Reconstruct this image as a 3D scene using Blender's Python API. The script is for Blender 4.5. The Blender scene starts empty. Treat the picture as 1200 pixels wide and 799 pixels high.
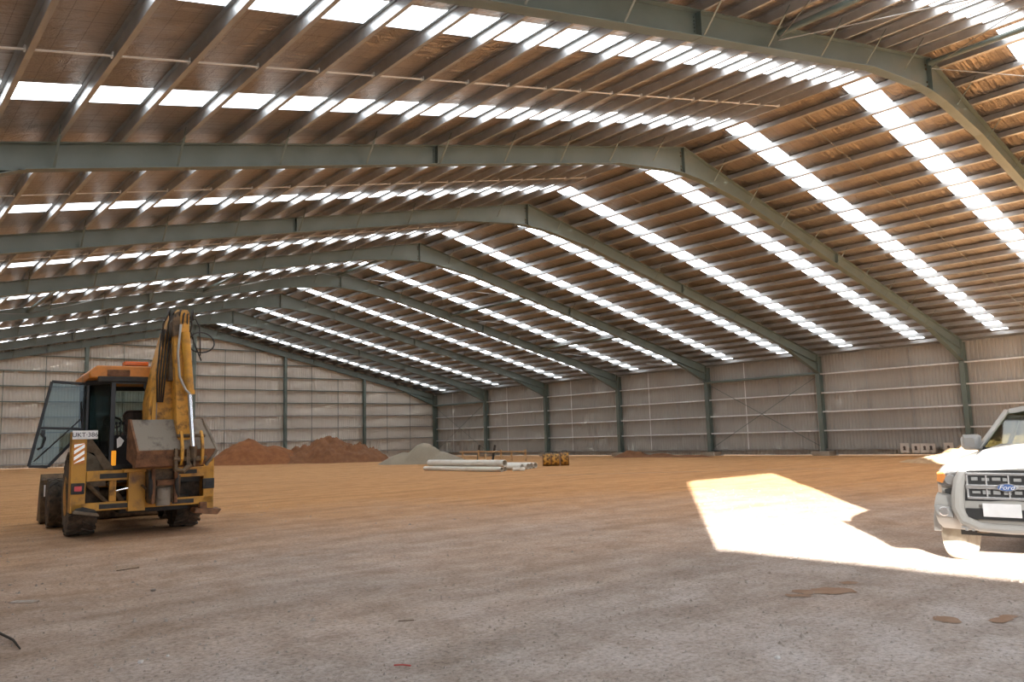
import bpy, bmesh, math, random
from math import sin, cos, pi, radians, atan2, sqrt
from mathutils import Vector, Matrix, noise
random.seed(7)
SC = bpy.context.scene
COL = SC.collection

# ------------------------------------------------------------------ materials
def newmat(name):
    m = bpy.data.materials.new(name); m.use_nodes = True
    nt = m.node_tree; b = nt.nodes['Principled BSDF']
    return m, nt, b
def N(nt, t, **kw):
    n = nt.nodes.new(t)
    for k, v in kw.items():
        if k in n.inputs: n.inputs[k].default_value = v
        else: setattr(n, k, v)
    return n
def LK(nt, a, b): nt.links.new(a, b)
def ramp(nt, src, stops):
    r = nt.nodes.new('ShaderNodeValToRGB')
    e = r.color_ramp.elements
    while len(e) < len(stops): e.new(0.5)
    for i, (p, c) in enumerate(stops):
        e[i].position = p; e[i].color = (c[0], c[1], c[2], 1)
    LK(nt, src, r.inputs[0]); return r
def simple(name, col, rough=.5, metal=0, dirt=None, dscale=6, dlo=.45, dhi=.7, bump=0, bscale=40):
    """plain paint/metal/plastic with an optional procedural dirt layer"""
    m, nt, b = newmat(name)
    b.inputs['Roughness'].default_value = rough; b.inputs['Metallic'].default_value = metal
    tc = N(nt, 'ShaderNodeTexCoord')
    if dirt:
        nz = N(nt, 'ShaderNodeTexNoise', Scale=dscale, Detail=6, Roughness=.65)
        LK(nt, tc.outputs['Object'], nz.inputs['Vector'])
        r = ramp(nt, nz.outputs['Fac'], [(dlo, col), (dhi, dirt)])
        LK(nt, r.outputs['Color'], b.inputs['Base Color'])
    else:
        nz = N(nt, 'ShaderNodeTexNoise', Scale=dscale, Detail=3)
        LK(nt, tc.outputs['Object'], nz.inputs['Vector'])
        r = ramp(nt, nz.outputs['Fac'], [(.3, [c*.92 for c in col]), (.7, [min(1, c*1.06) for c in col])])
        LK(nt, r.outputs['Color'], b.inputs['Base Color'])
    if bump:
        n2 = N(nt, 'ShaderNodeTexNoise', Scale=bscale, Detail=4)
        LK(nt, tc.outputs['Object'], n2.inputs['Vector'])
        bp = N(nt, 'ShaderNodeBump', Strength=bump, Distance=.02)
        LK(nt, n2.outputs['Fac'], bp.inputs['Height']); LK(nt, bp.outputs['Normal'], b.inputs['Normal'])
    return m
def emis(name, col, s):
    m, nt, b = newmat(name)
    b.inputs['Base Color'].default_value = (*col, 1)
    b.inputs['Emission Color'].default_value = (*col, 1); b.inputs['Emission Strength'].default_value = s
    return m
def glassy(name, tint, mix, rough=.05):
    """thin sheet glass: tinted transparency plus a mirror-like coat"""
    m, nt, b = newmat(name)
    nt.nodes.remove(b)
    out = nt.nodes['Material Output']
    tr = N(nt, 'ShaderNodeBsdfTransparent'); tr.inputs[0].default_value = (*tint, 1)
    gl = N(nt, 'ShaderNodeBsdfGlossy'); gl.inputs['Roughness'].default_value = rough
    mx = N(nt, 'ShaderNodeMixShader'); mx.inputs[0].default_value = mix
    LK(nt, tr.outputs[0], mx.inputs[1]); LK(nt, gl.outputs[0], mx.inputs[2]); LK(nt, mx.outputs[0], out.inputs[0])
    return m

M = {}
M['primer'] = simple('grey green steel primer', (.145, .18, .162), .34, 0, (.115, .15, .135), 1.3, .35, .75)
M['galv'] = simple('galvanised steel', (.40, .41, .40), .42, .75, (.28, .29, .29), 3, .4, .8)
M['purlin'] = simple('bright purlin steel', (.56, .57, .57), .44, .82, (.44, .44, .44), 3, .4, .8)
M['galv_lit'] = simple('zinc painted as lit', (.84, .86, .86), .5, .1)  # paler galv
M['yellow'] = simple('machine yellow paint', (.62, .31, .035), .45, 0, (.20, .10, .04), 3.5, .48, .75, .15)
M['yellowdirty'] = simple('worn yellow boom paint', (.68, .34, .05), .5, 0, (.12, .06, .025), 5, .50, .68, .3)
M['drum'] = simple('rusty yellow drum paint', (.62, .33, .05), .5, 0, (.10, .05, .02), 6, .40, .58, .3)
M['orange'] = simple('orange cab roof', (.70, .25, .03), .4, 0, (.35, .14, .04), 3, .5, .8)
M['beacon'] = simple('orange lamp plastic', (.75, .16, .02), .25)
M['amber'] = emis('amber lens', (1, .38, .02), .55)
M['redlens'] = simple('red lens', (.6, .03, .04), .2)
M['blackpaint'] = simple('black paint', (.02, .022, .026), .4)
M['blackpaint2'] = simple('dull black steel', (.035, .035, .035), .7, 0, (.09, .07, .05), 4, .5, .75)
M['rubber'] = simple('dusty rubber', (.055, .047, .04), .85, 0, (.19, .135, .09), 5, .42, .72, .3, 30)
M['mud'] = simple('dried mud', (.21, .16, .11), .95, 0, (.12, .09, .06), 6, .4, .7, .6, 20)
M['bucketsteel'] = simple('worn bucket steel', (.27, .235, .19), .55, .15, (.10, .075, .06), 4, .52, .70, .2)
M['rust'] = simple('rusty steel', (.26, .125, .06), .75, .1, (.09, .045, .028), 7, .4, .7, .3)
M['greasy'] = simple('greasy brown steel', (.20, .13, .07), .55, .3, (.035, .028, .022), 7, .35, .7, .4)
M['chrome'] = simple('chrome rod', (.85, .85, .88), .12, 1)
M['seat'] = simple('worn brown vinyl', (.13, .085, .065), .6, 0, (.05, .04, .035), 8)
M['panel'] = simple('black cab panel', (.018, .018, .022), .55)
M['whiteplate'] = simple('white number plate', (.92, .92, .92), .35)
M['blackink'] = simple('black lettering', (.02, .02, .03), .5)
M['cabglass'] = glassy('tinted cab glass', (.50, .58, .57), .035)
M['cabglassdark'] = glassy('dark cab glass', (.22, .28, .28), .04)
M['carpaint'] = simple('dusty silver white car paint', (.50, .485, .455), .35, .1, (.43, .41, .375), 2, .4, .8)
M['cargrey'] = simple('grey car plastic and grille sun patches', (.40, .40, .39), .5)
M['cardark'] = simple('dark grille plastic', (.045, .045, .045), .5)
M['carchrome'] = simple('satin chrome', (.72, .72, .72), .25, .7)
M['lampglass'] = glassy('clear lamp glass', (.95, .95, .95), .22, .08)
M['lampbowl'] = simple('silver lamp reflector', (.8, .8, .8), .2, .8)
M['indicator'] = simple('orange indicator lens', (.80, .30, .08), .3)
M['windscreen'] = glassy('windscreen glass', (.50, .52, .45), .07, .03)
M['blue'] = simple('blue badge enamel', (.10, .18, .42), .3)
M['carseat'] = simple('beige seat cloth', (.32, .27, .20), .9)
M['tyre'] = simple('dusty tyre', (.40, .36, .29), .9, 0, (.28, .24, .19), 8, .4, .7)
M['pvc'] = simple('white pvc pipe', (.72, .70, .63), .35, 0, (.55, .50, .42), 2, .5, .8)
M['timber'] = simple('pine stake', (.55, .36, .19), .75, 0, (.40, .25, .13), 5)
M['concrete'] = simple('concrete footing', (.36, .31, .25), .9, 0, (.28, .20, .13), 2, .4, .7, .4)
M['whiteboard'] = simple('white board', (.62, .58, .52), .7)
M['darkmark'] = simple('dark stencil mark', (.09, .07, .06), .8)
M['redsoil'] = simple('red brown soil', (.31, .125, .045), .95, 0, (.21, .075, .027), 2.5, .35, .7, .9, 5)
M['brownsoil'] = simple('brown clay', (.255, .115, .05), .95, 0, (.17, .07, .03), 2.5, .35, .7, .9, 5)
M['gravel'] = simple('grey gravel', (.33, .285, .215), .95, 0, (.25, .21, .155), 18, .4, .6, .6, 25)
M['palesoil'] = simple('pale broken clay', (.50, .34, .19), .95, 0, (.38, .24, .13), 5, .4, .7, .8, 8)
M['stone'] = simple('grey stones', (.36, .31, .27), .9, 0, (.26, .20, .15), 10)
M['stonewhite'] = simple('pale stone', (.62, .58, .54), .9)
M['stick'] = simple('dark stick', (.035, .028, .022), .8)
M['twig'] = simple('brown twig', (.12, .07, .04), .8)
M['redtwig'] = simple('red plastic strip', (.45, .06, .05), .5)
M['sunblocker'] = simple('sunblocker container paint', (.25, .18, .12), .6)

def wallmat(nm, c1, c2):
    m, nt, b = newmat(nm)
    tc = N(nt, 'ShaderNodeTexCoord')
    nz = N(nt, 'ShaderNodeTexNoise', Scale=.35, Detail=4)
    LK(nt, tc.outputs['Object'], nz.inputs['Vector'])
    r = ramp(nt, nz.outputs['Fac'], [(.3, c1), (.7, c2)])
    LK(nt, r.outputs['Color'], b.inputs['Base Color']); b.inputs['Roughness'].default_value = .45
    return m
M['wall'] = wallmat('grey wall sheeting', (.345, .33, .30), (.40, .385, .35))
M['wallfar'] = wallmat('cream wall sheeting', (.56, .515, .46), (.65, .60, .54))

def foilmat():
    m, nt, b = newmat('silver foil insulation')
    b.inputs['Metallic'].default_value = 1
    b.inputs['Roughness'].default_value = .30
    tc = N(nt, 'ShaderNodeTexCoord')
    # wrinkle streaks running down the slope (X), and broad crumples
    mp = N(nt, 'ShaderNodeMapping'); mp.inputs['Scale'].default_value = (.9, 9, 1)
    LK(nt, tc.outputs['Object'], mp.inputs['Vector'])
    n1 = N(nt, 'ShaderNodeTexNoise', Scale=1.0, Detail=5, Roughness=.6)
    LK(nt, mp.outputs[0], n1.inputs['Vector'])
    n2 = N(nt, 'ShaderNodeTexNoise', Scale=2.2, Detail=5, Roughness=.7, Distortion=1.6)
    LK(nt, tc.outputs['Object'], n2.inputs['Vector'])
    ad = N(nt, 'ShaderNodeMath', operation='ADD')
    LK(nt, n1.outputs['Fac'], ad.inputs[0]); LK(nt, n2.outputs['Fac'], ad.inputs[1])
    bp = N(nt, 'ShaderNodeBump', Strength=.6, Distance=.12)
    LK(nt, ad.outputs[0], bp.inputs['Height']); LK(nt, bp.outputs['Normal'], b.inputs['Normal'])
    # sheet joints every 1.2 m along the shed and safety mesh lines
    sx = N(nt, 'ShaderNodeSeparateXYZ'); LK(nt, tc.outputs['Object'], sx.inputs[0])
    def lines(out, period, w):
        a = N(nt, 'ShaderNodeMath', operation='PINGPONG'); a.inputs[1].default_value = period/2
        LK(nt, out, a.inputs[0])
        c = N(nt, 'ShaderNodeMath', operation='LESS_THAN'); c.inputs[1].default_value = w
        LK(nt, a.outputs[0], c.inputs[0]); return c
    l1 = lines(sx.outputs['Y'], .31, .006); l2 = lines(sx.outputs['X'], .30, .005)
    mx = N(nt, 'ShaderNodeMath', operation='MAXIMUM'); LK(nt, l1.outputs[0], mx.inputs[0]); LK(nt, l2.outputs[0], mx.inputs[1])
    r = ramp(nt, mx.outputs[0], [(0, (.45, .395, .345)), (1, (.28, .24, .205))])
    LK(nt, r.outputs['Color'], b.inputs['Base Color'])
    return m
M['foil'] = foilmat()
M['outersheet'] = simple('roof sheet outside', (.4, .4, .4), .5, .3)

def skymat():
    m, nt, b = newmat('translucent roof sheet')
    tc = N(nt, 'ShaderNodeTexCoord')
    w = N(nt, 'ShaderNodeTexWave', Scale=1.6, Distortion=.3); w.bands_direction = 'Y'
    LK(nt, tc.outputs['Object'], w.inputs['Vector'])
    r = ramp(nt, w.outputs['Fac'], [(0, (.78, .86, .93)), (1, (.95, .98, 1))])
    LK(nt, r.outputs['Color'], b.inputs['Emission Color'])
    b.inputs['Base Color'].default_value = (.8, .85, .9, 1)
    b.inputs['Emission Strength'].default_value = SKY_E
    return m
SKY_E = 5.0
M['sky'] = skymat()

def groundmat():
    m, nt, b = newmat('compacted soil and road base')
    b.inputs['Roughness'].default_value = .95
    tc = N(nt, 'ShaderNodeTexCoord')
    o = tc.outputs['Object']
    # distance from the near left corner decides grey road base -> orange clay
    vm = N(nt, 'ShaderNodeVectorMath', operation='SUBTRACT'); vm.inputs[1].default_value = (-19, -66, 0)
    LK(nt, o, vm.inputs[0])
    ln = N(nt, 'ShaderNodeVectorMath', operation='LENGTH'); LK(nt, vm.outputs[0], ln.inputs[0])
    n0 = N(nt, 'ShaderNodeTexNoise', Scale=.22, Detail=5, Roughness=.6); LK(nt, o, n0.inputs['Vector'])
    a = N(nt, 'ShaderNodeMath', operation='MULTIPLY_ADD'); a.inputs[1].default_value = 13; LK(nt, n0.outputs['Fac'], a.inputs[0])
    LK(nt, ln.outputs['Value'], a.inputs[2])
    mr = N(nt, 'ShaderNodeMapRange'); mr.inputs['From Min'].default_value = 15; mr.inputs['From Max'].default_value = 31
    LK(nt, a.outputs[0], mr.inputs['Value'])
    n1 = N(nt, 'ShaderNodeTexNoise', Scale=1.7, Detail=9, Roughness=.7); LK(nt, o, n1.inputs['Vector'])
    n2 = N(nt, 'ShaderNodeTexNoise', Scale=22, Detail=8, Roughness=.8); LK(nt, o, n2.inputs['Vector'])
    near = ramp(nt, n1.outputs['Fac'], [(.30, (.31, .24, .19)), (.52, (.42, .355, .31)), (.72, (.50, .445, .41))])
    far = ramp(nt, n1.outputs['Fac'], [(.25, (.36, .17, .06)), (.5, (.52, .27, .10)), (.75, (.57, .32, .145))])
    mx = N(nt, 'ShaderNodeMixRGB'); LK(nt, mr.outputs[0], mx.inputs[0]); LK(nt, near.outputs[0], mx.inputs[1]); LK(nt, far.outputs[0], mx.inputs[2])
    # fine grit
    gr = ramp(nt, n2.outputs['Fac'], [(.34, (.30, .27, .25)), (.47, (1, 1, 1)), (.64, (1.45, 1.45, 1.5))])
    m2 = N(nt, 'ShaderNodeMixRGB', blend_type='MULTIPLY'); m2.inputs[0].default_value = .8
    LK(nt, mx.outputs[0], m2.inputs[1]); LK(nt, gr.outputs[0], m2.inputs[2])
    # tyre-track like long streaks
    mp = N(nt, 'ShaderNodeMapping'); mp.inputs['Rotation'].default_value = (0, 0, .6); mp.inputs['Scale'].default_value = (.12, 1.1, 1)
    LK(nt, o, mp.inputs['Vector'])
    n3 = N(nt, 'ShaderNodeTexNoise', Scale=1.2, Detail=6, Roughness=.65); LK(nt, mp.outputs[0], n3.inputs['Vector'])
    st = ramp(nt, n3.outputs['Fac'], [(.32, (.74, .70, .66)), (.55, (1, 1, 1)), (.75, (1.08, 1.08, 1.08))])
    m3 = N(nt, 'ShaderNodeMixRGB', blend_type='MULTIPLY'); m3.inputs[0].default_value = .9
    LK(nt, m2.outputs[0], m3.inputs[1]); LK(nt, st.outputs[0], m3.inputs[2])
    LK(nt, m3.outputs[0], b.inputs['Base Color'])
    sm = N(nt, 'ShaderNodeMath', operation='MULTIPLY_ADD'); sm.inputs[1].default_value = .35
    LK(nt, n2.outputs['Fac'], sm.inputs[0]); LK(nt, n1.outputs['Fac'], sm.inputs[2])
    bp = N(nt, 'ShaderNodeBump', Strength=.75, Distance=.06); LK(nt, sm.outputs[0], bp.inputs['Height']); LK(nt, bp.outputs['Normal'], b.inputs['Normal'])
    return m
M['ground'] = groundmat()
M['wet'] = simple('damp clay patch', (.27, .155, .09), .8, 0, (.33, .21, .14), 5)
M['powder'] = simple('spilled lime powder', (.48, .44, .41), .9, 0, (.36, .29, .235), 14, .40, .56)
M['string'] = simple('pale dust line', (.52, .37, .24), .9)

def sunblocker_clothmat():
    m, nt, b = newmat('sunblocker cloth')
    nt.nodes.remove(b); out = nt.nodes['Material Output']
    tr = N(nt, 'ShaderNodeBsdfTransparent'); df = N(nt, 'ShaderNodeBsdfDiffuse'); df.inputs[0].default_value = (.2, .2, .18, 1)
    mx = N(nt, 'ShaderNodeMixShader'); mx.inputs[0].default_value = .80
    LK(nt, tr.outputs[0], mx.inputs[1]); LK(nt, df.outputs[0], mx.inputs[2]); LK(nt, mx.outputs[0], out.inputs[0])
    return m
M['cloth'] = sunblocker_clothmat()

# ------------------------------------------------------------------ mesh helpers
class MB:
    def __init__(s): s.bm = bmesh.new()
    def hexa(s, p):
        """p: 8 points, bottom loop 0-3 then top loop 4-7"""
        v = [s.bm.verts.new(q) for q in p]
        for f in ((3,2,1,0),(4,5,6,7),(0,1,5,4),(1,2,6,5),(2,3,7,6),(3,0,4,7)):
            s.bm.faces.new([v[i] for i in f])
        return s
    def box(s, x0, x1, y0, y1, z0, z1, T=None):
        p = [(x0,y0,z0),(x1,y0,z0),(x1,y1,z0),(x0,y1,z0),(x0,y0,z1),(x1,y0,z1),(x1,y1,z1),(x0,y1,z1)]
        if T: p = [T @ Vector(q) for q in p]
        return s.hexa(p)
    def prism(s, pts, a, b, axis='y', T=None):
        """2D polygon extruded from a to b. axis y: pts are (x,z); x: (y,z); z: (x,y)"""
        def P(u, w, t):
            q = {'y': (u, t, w), 'x': (t, u, w), 'z': (u, w, t)}[axis]
            return T @ Vector(q) if T else q
        v0 = [s.bm.verts.new(P(u, w, a)) for u, w in pts]; v1 = [s.bm.verts.new(P(u, w, b)) for u, w in pts]
        n = len(pts)
        s.bm.faces.new(v0); s.bm.faces.new(v1[::-1])
        for i in range(n):
            j = (i+1) % n; s.bm.faces.new([v0[j], v0[i], v1[i], v1[j]])
        return s
    def bar(s, a, b, w, h=None, up=(0,0,1)):
        a = Vector(a); b = Vector(b); h = h or w
        d = (b-a).normalized(); u = Vector(up)
        if abs(d.dot(u)) > .98: u = Vector((1,0,0))
        x = d.cross(u).normalized()*w/2; y = x.cross(d).normalized()*h/2
        s.hexa([a-x-y, a+x-y, b+x-y, b-x-y, a-x+y, a+x+y, b+x+y, b-x+y]); return s
    def tube(s, pts, r, seg=8, cap=True):
        pts = [Vector(p) for p in pts]; rings = []
        n = len(pts); prev = None
        for i, p in enumerate(pts):
            d = (pts[min(i+1, n-1)]-pts[max(i-1, 0)]).normalized()
            if prev is None:
                u = Vector((0,0,1)) if abs(d.z) < .9 else Vector((1,0,0))
                x = d.cross(u).normalized()
            else: x = (prev-d*prev.dot(d)).normalized()
            prev = x; y = d.cross(x)
            rr = r[i] if isinstance(r, (list, tuple)) else r
            rings.append([s.bm.verts.new(p+(x*cos(2*pi*k/seg)+y*sin(2*pi*k/seg))*rr) for k in range(seg)])
        for i in range(n-1):
            for k in range(seg):
                s.bm.faces.new([rings[i][k], rings[i][(k+1)%seg], rings[i+1][(k+1)%seg], rings[i+1][k]])
        if cap: s.bm.faces.new(rings[0][::-1]); s.bm.faces.new(rings[-1])
        return s
    def pipe(s, a, b, r, ri, seg=16):
        a = Vector(a); b = Vector(b); d = (b-a).normalized(); x = d.cross(Vector((0,0,1))).normalized(); y = d.cross(x)
        R = []
        for p, q in ((a,r),(b,r),(b,ri),(a,ri)):
            R.append([s.bm.verts.new(p+(x*cos(2*pi*k/seg)+y*sin(2*pi*k/seg))*q) for k in range(seg)])
        for i in range(4):
            for k in range(seg):
                s.bm.faces.new([R[i][k], R[i][(k+1)%seg], R[(i+1)%4][(k+1)%seg], R[(i+1)%4][k]])
        return s
    def lathe(s, prof, c, axis, seg=32):
        """prof: list of (along, radius) revolved about axis through c"""
        c = Vector(c); A = Vector(axis).normalized(); u = Vector((0,0,1)) if abs(A.z) < .9 else Vector((1,0,0))
        x = A.cross(u).normalized(); y = A.cross(x); R = []
        for t, r in prof:
            R.append([s.bm.verts.new(c+A*t+(x*cos(2*pi*k/seg)+y*sin(2*pi*k/seg))*r) for k in range(seg)])
        for i in range(len(R)-1):
            for k in range(seg):
                s.bm.faces.new([R[i][k], R[i][(k+1)%seg], R[i+1][(k+1)%seg], R[i+1][k]])
        if prof[0][1] > 1e-4: s.bm.faces.new(R[0][::-1])
        if prof[-1][1] > 1e-4: s.bm.faces.new(R[-1])
        return s
    def loft(s, rings, cap=True):
        V = [[s.bm.verts.new(p) for p in r] for r in rings]; n = len(V[0])
        for i in range(len(V)-1):
            for k in range(n):
                s.bm.faces.new([V[i][k], V[i][(k+1)%n], V[i+1][(k+1)%n], V[i+1][k]])
        if cap: s.bm.faces.new(V[0][::-1]); s.bm.faces.new(V[-1])
        return s
    def build(s, name, m, parent=None, smooth=False, bevel=0, T=None):
        bmesh.ops.recalc_face_normals(s.bm, faces=s.bm.faces)
        if T: s.bm.transform(T)
        me = bpy.data.meshes.new(name); s.bm.to_mesh(me); s.bm.free()
        o = bpy.data.objects.new(name, me); COL.objects.link(o)
        me.materials.append(M[m] if isinstance(m, str) else m)
        if smooth:
            for p in me.polygons: p.use_smooth = True
            if smooth == 'auto':
                md = o.modifiers.new('es', 'EDGE_SPLIT'); md.split_angle = radians(35)
        if bevel:
            md = o.modifiers.new('bv', 'BEVEL'); md.width = bevel; md.segments = 2; md.limit_method = 'ANGLE'
        if parent: o.parent = parent
        return o
def tag(o, label, cat, group=None):
    o['label'] = label; o['category'] = cat
    if group: o['group'] = group
    return o
def thing(name, label, cat, loc=(0,0,0), rz=0, group=None):
    o = bpy.data.objects.new(name, None); COL.objects.link(o); o.location = loc; o.rotation_euler = (0,0,rz)
    o.empty_display_size = .3
    return tag(o, label, cat, group)
def struct(o): o['kind'] = 'structure'; return o
def text(name, s, size, loc, rot, m, parent, extrude=.002, shear=0):
    cu = bpy.data.curves.new(name, 'FONT'); cu.body = s; cu.size = size; cu.extrude = extrude; cu.shear = shear
    cu.align_x = 'CENTER'; cu.align_y = 'CENTER'
    tmp = bpy.data.objects.new(name+'_c', cu); COL.objects.link(tmp)
    bpy.context.view_layer.update()
    me = bpy.data.meshes.new_from_object(tmp.evaluated_get(bpy.context.evaluated_depsgraph_get()))
    bpy.data.objects.remove(tmp)
    o = bpy.data.objects.new(name, me); COL.objects.link(o); me.materials.clear(); me.materials.append(M[m])
    o.location = loc; o.rotation_euler = rot; o.parent = parent; return o
ORD = ['first','second','third','fourth','fifth','sixth','seventh','eighth','ninth','tenth','eleventh','twelfth','thirteenth','fourteenth','fifteenth','sixteenth','seventeenth','eighteenth','nineteenth','twentieth','twenty-first','twenty-second','twenty-third']

# ------------------------------------------------------------------ building numbers
W = 23.03            # inner face of the side columns
XS = 23.55           # wall sheeting
SL = .229            # roof slope
RT = 11.30           # rafter top at ridge
NF = 8               # frames 0..8
S = 8.0
YN = -64.25          # near end wall
SLL = .220           # the left slope is a touch flatter
def rz(x): return RT - (SL if x > 0 else SLL)*abs(x)             # rafter top
def uz(x): return RT + .22 - (SL if x > 0 else SLL)*abs(x)       # roof underside (top of purlins)

# ground ------------------------------------------------------------
def gz(x, y):
    z = .55*max(0, min(1, (y+34)/36))**1.3 * max(0, min(1, (15-x)/30))      # rises gently towards the far left
    z += .02*noise.noise(Vector((x*.35, y*.35, 0))) + .012*noise.noise(Vector((x*1.3, y*1.3, 3)))
    return z
def make_ground():
    bm = bmesh.new()
    def axis(a, b, fine0, fine1, f, c):
        v = []; t = a
        while t < b:
            v.append(t); t += f if fine0 <= t <= fine1 else c
        v.append(b); return v
    xs = axis(-90, 120, -23, 12, .35, 2.2); ys = axis(-125, 70, -64, -38, .35, 2.2)
    V = [[bm.verts.new((x, y, gz(x, y))) for y in ys] for x in xs]
    for i in range(len(xs)-1):
        for j in range(len(ys)-1):
            bm.faces.new([V[i][j], V[i+1][j], V[i+1][j+1], V[i][j+1]])
    me = bpy.data.meshes.new('floor'); bm.to_mesh(me); bm.free()
    for p in me.polygons: p.use_smooth = True
    o = bpy.data.objects.new('floor', me); COL.objects.link(o); me.materials.append(M['ground']); struct(o)
make_ground()

# walls: corrugated sheeting --------------------------------------------
def corr_profile(a, b, pitch=.2, d=.035):
    t = a; out = []
    while t < b:
        for dt, off in ((0, 0), (.11, 0), (.135, d), (.175, d)):
            if t+dt < b: out.append((t+dt, off))
        t += pitch
    out.append((b, 0)); return out
def corr_wall(name, plane, pos, a, b, zlo, zhi, sgn, holes=()):
    """vertical ribs; holes = list of (a0,a1,fn_low,fn_high) where the sheeting is only above/below"""
    bm = bmesh.new()
    prof = corr_profile(a, b)
    for (t0, o0), (t1, o1) in zip(prof[:-1], prof[1:]):
        mid = (t0+t1)/2
        spans = [(zlo, zhi)]
        for h in holes:
            if h[0] <= mid <= h[1]:
                new = []
                for s0, s1 in spans:
                    lo = h[2]; hi = h[3]
                    new += [(s0, lo), (hi, s1)]
                spans = new
        for s0, s1 in spans:
            def val(s, t): return s(t) if callable(s) else s
            if val(s1, mid)-val(s0, mid) < .01: continue
            q = []
            for t, o, s in ((t0,o0,s0),(t1,o1,s0),(t1,o1,s1),(t0,o0,s1)):
                z = val(s, t)
                q.append((pos+sgn*o, t, z) if plane == 'x' else (t, pos+sgn*o, z))
            bm.faces.new([bm.verts.new(p) for p in q])
    bmesh.ops.remove_doubles(bm, verts=bm.verts, dist=1e-4)
    me = bpy.data.meshes.new(name); bm.to_mesh(me); bm.free()
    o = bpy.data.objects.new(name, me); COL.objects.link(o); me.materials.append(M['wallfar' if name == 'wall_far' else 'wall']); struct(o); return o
roofz = lambda x: uz(x)
corr_wall('wall_right', 'x', XS, YN, .3, lambda y: .05+.035*noise.noise(Vector((y*.23, 2, 0))), uz(XS), 1)
corr_wall('wall_left', 'x', -XS, YN, .3, .05, uz(-XS), -1)
corr_wall('wall_far', 'y', .32, -XS, XS, lambda x: .09 + .48*max(0, min(1, (12-x)/28)), roofz, 1)
# unseen near end wall: openings added to shape the sunlight,  A (tall), B (low), C (tall)
corr_wall('wall_near', 'y', YN, -XS, XS, .0, roofz, -1,
          holes=[(-21.2, -15.95, 0, 6.05), (-15.95, -4.2, 0, 2.8), (-4.2, 12, 0, 5.85)])
# rest of the ceiling: foil-lined roof sheeting between the translucent strips
strips = []
for k in range(NF):
    strips += [-2.02-8*k, -6.0-8*k]
SW = .385
strips.sort()
def make_ceiling():
    bm = bmesh.new()
    edges = [YN-.4]
    for s in strips: edges += [s-SW, s+SW]
    edges.append(.6)
    for side in (-1, 1):
        for i in range(0, len(edges), 2):
            y0, y1 = edges[i], edges[i+1]
            n = max(1, int((y1-y0)/1.5))
            q = [(0, y0), (side*24.0, y0), (side*24.0, y1), (0, y1)]
            bm.faces.new([bm.verts.new((x, y, uz(x))) for x, y in q])
        # strips stop short of ridge and eaves
        for s in strips:
            for xa, xb in ((0, .22), (22.85, 24.0)):
                q = [(side*xa, s-SW), (side*xb, s-SW), (side*xb, s+SW), (side*xa, s+SW)]
                bm.faces.new([bm.verts.new((x, y, uz(x))) for x, y in q])
    bmesh.ops.recalc_face_normals(bm, faces=bm.faces)
    me = bpy.data.meshes.new('ceiling'); bm.to_mesh(me); bm.free()
    o = bpy.data.objects.new('ceiling', me); COL.objects.link(o); me.materials.append(M['foil']); struct(o)
make_ceiling()
n = 0
for s in strips[::-1]:
    for side in (-1, 1):
        n += 1
        b = MB(); T = None
        x0, x1 = .22, 22.85
        p = [(side*x0, s-SW, uz(side*x0)), (side*x1, s-SW, uz(side*x1)), (side*x1, s+SW, uz(side*x1)), (side*x0, s+SW, uz(side*x0))]
        b.hexa([(x, y, z+.004) for x, y, z in p]+[(x, y, z+.012) for x, y, z in p])
        struct(b.build('window_%d' % n, 'sky'))
# outside lining over the foil so the sun does not enter
# eave flashing / trims
for side, nm in ((1, 'right'), (-1, 'left')):
    struct(MB().box(side*XS-.09 if side > 0 else -XS-.02, side*XS+.02 if side > 0 else -XS+.09, YN, .3, uz(side*XS)-.16, uz(side*XS)-.02).build('trim_%d' % (1 if side > 0 else 2), 'galv'))

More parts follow.
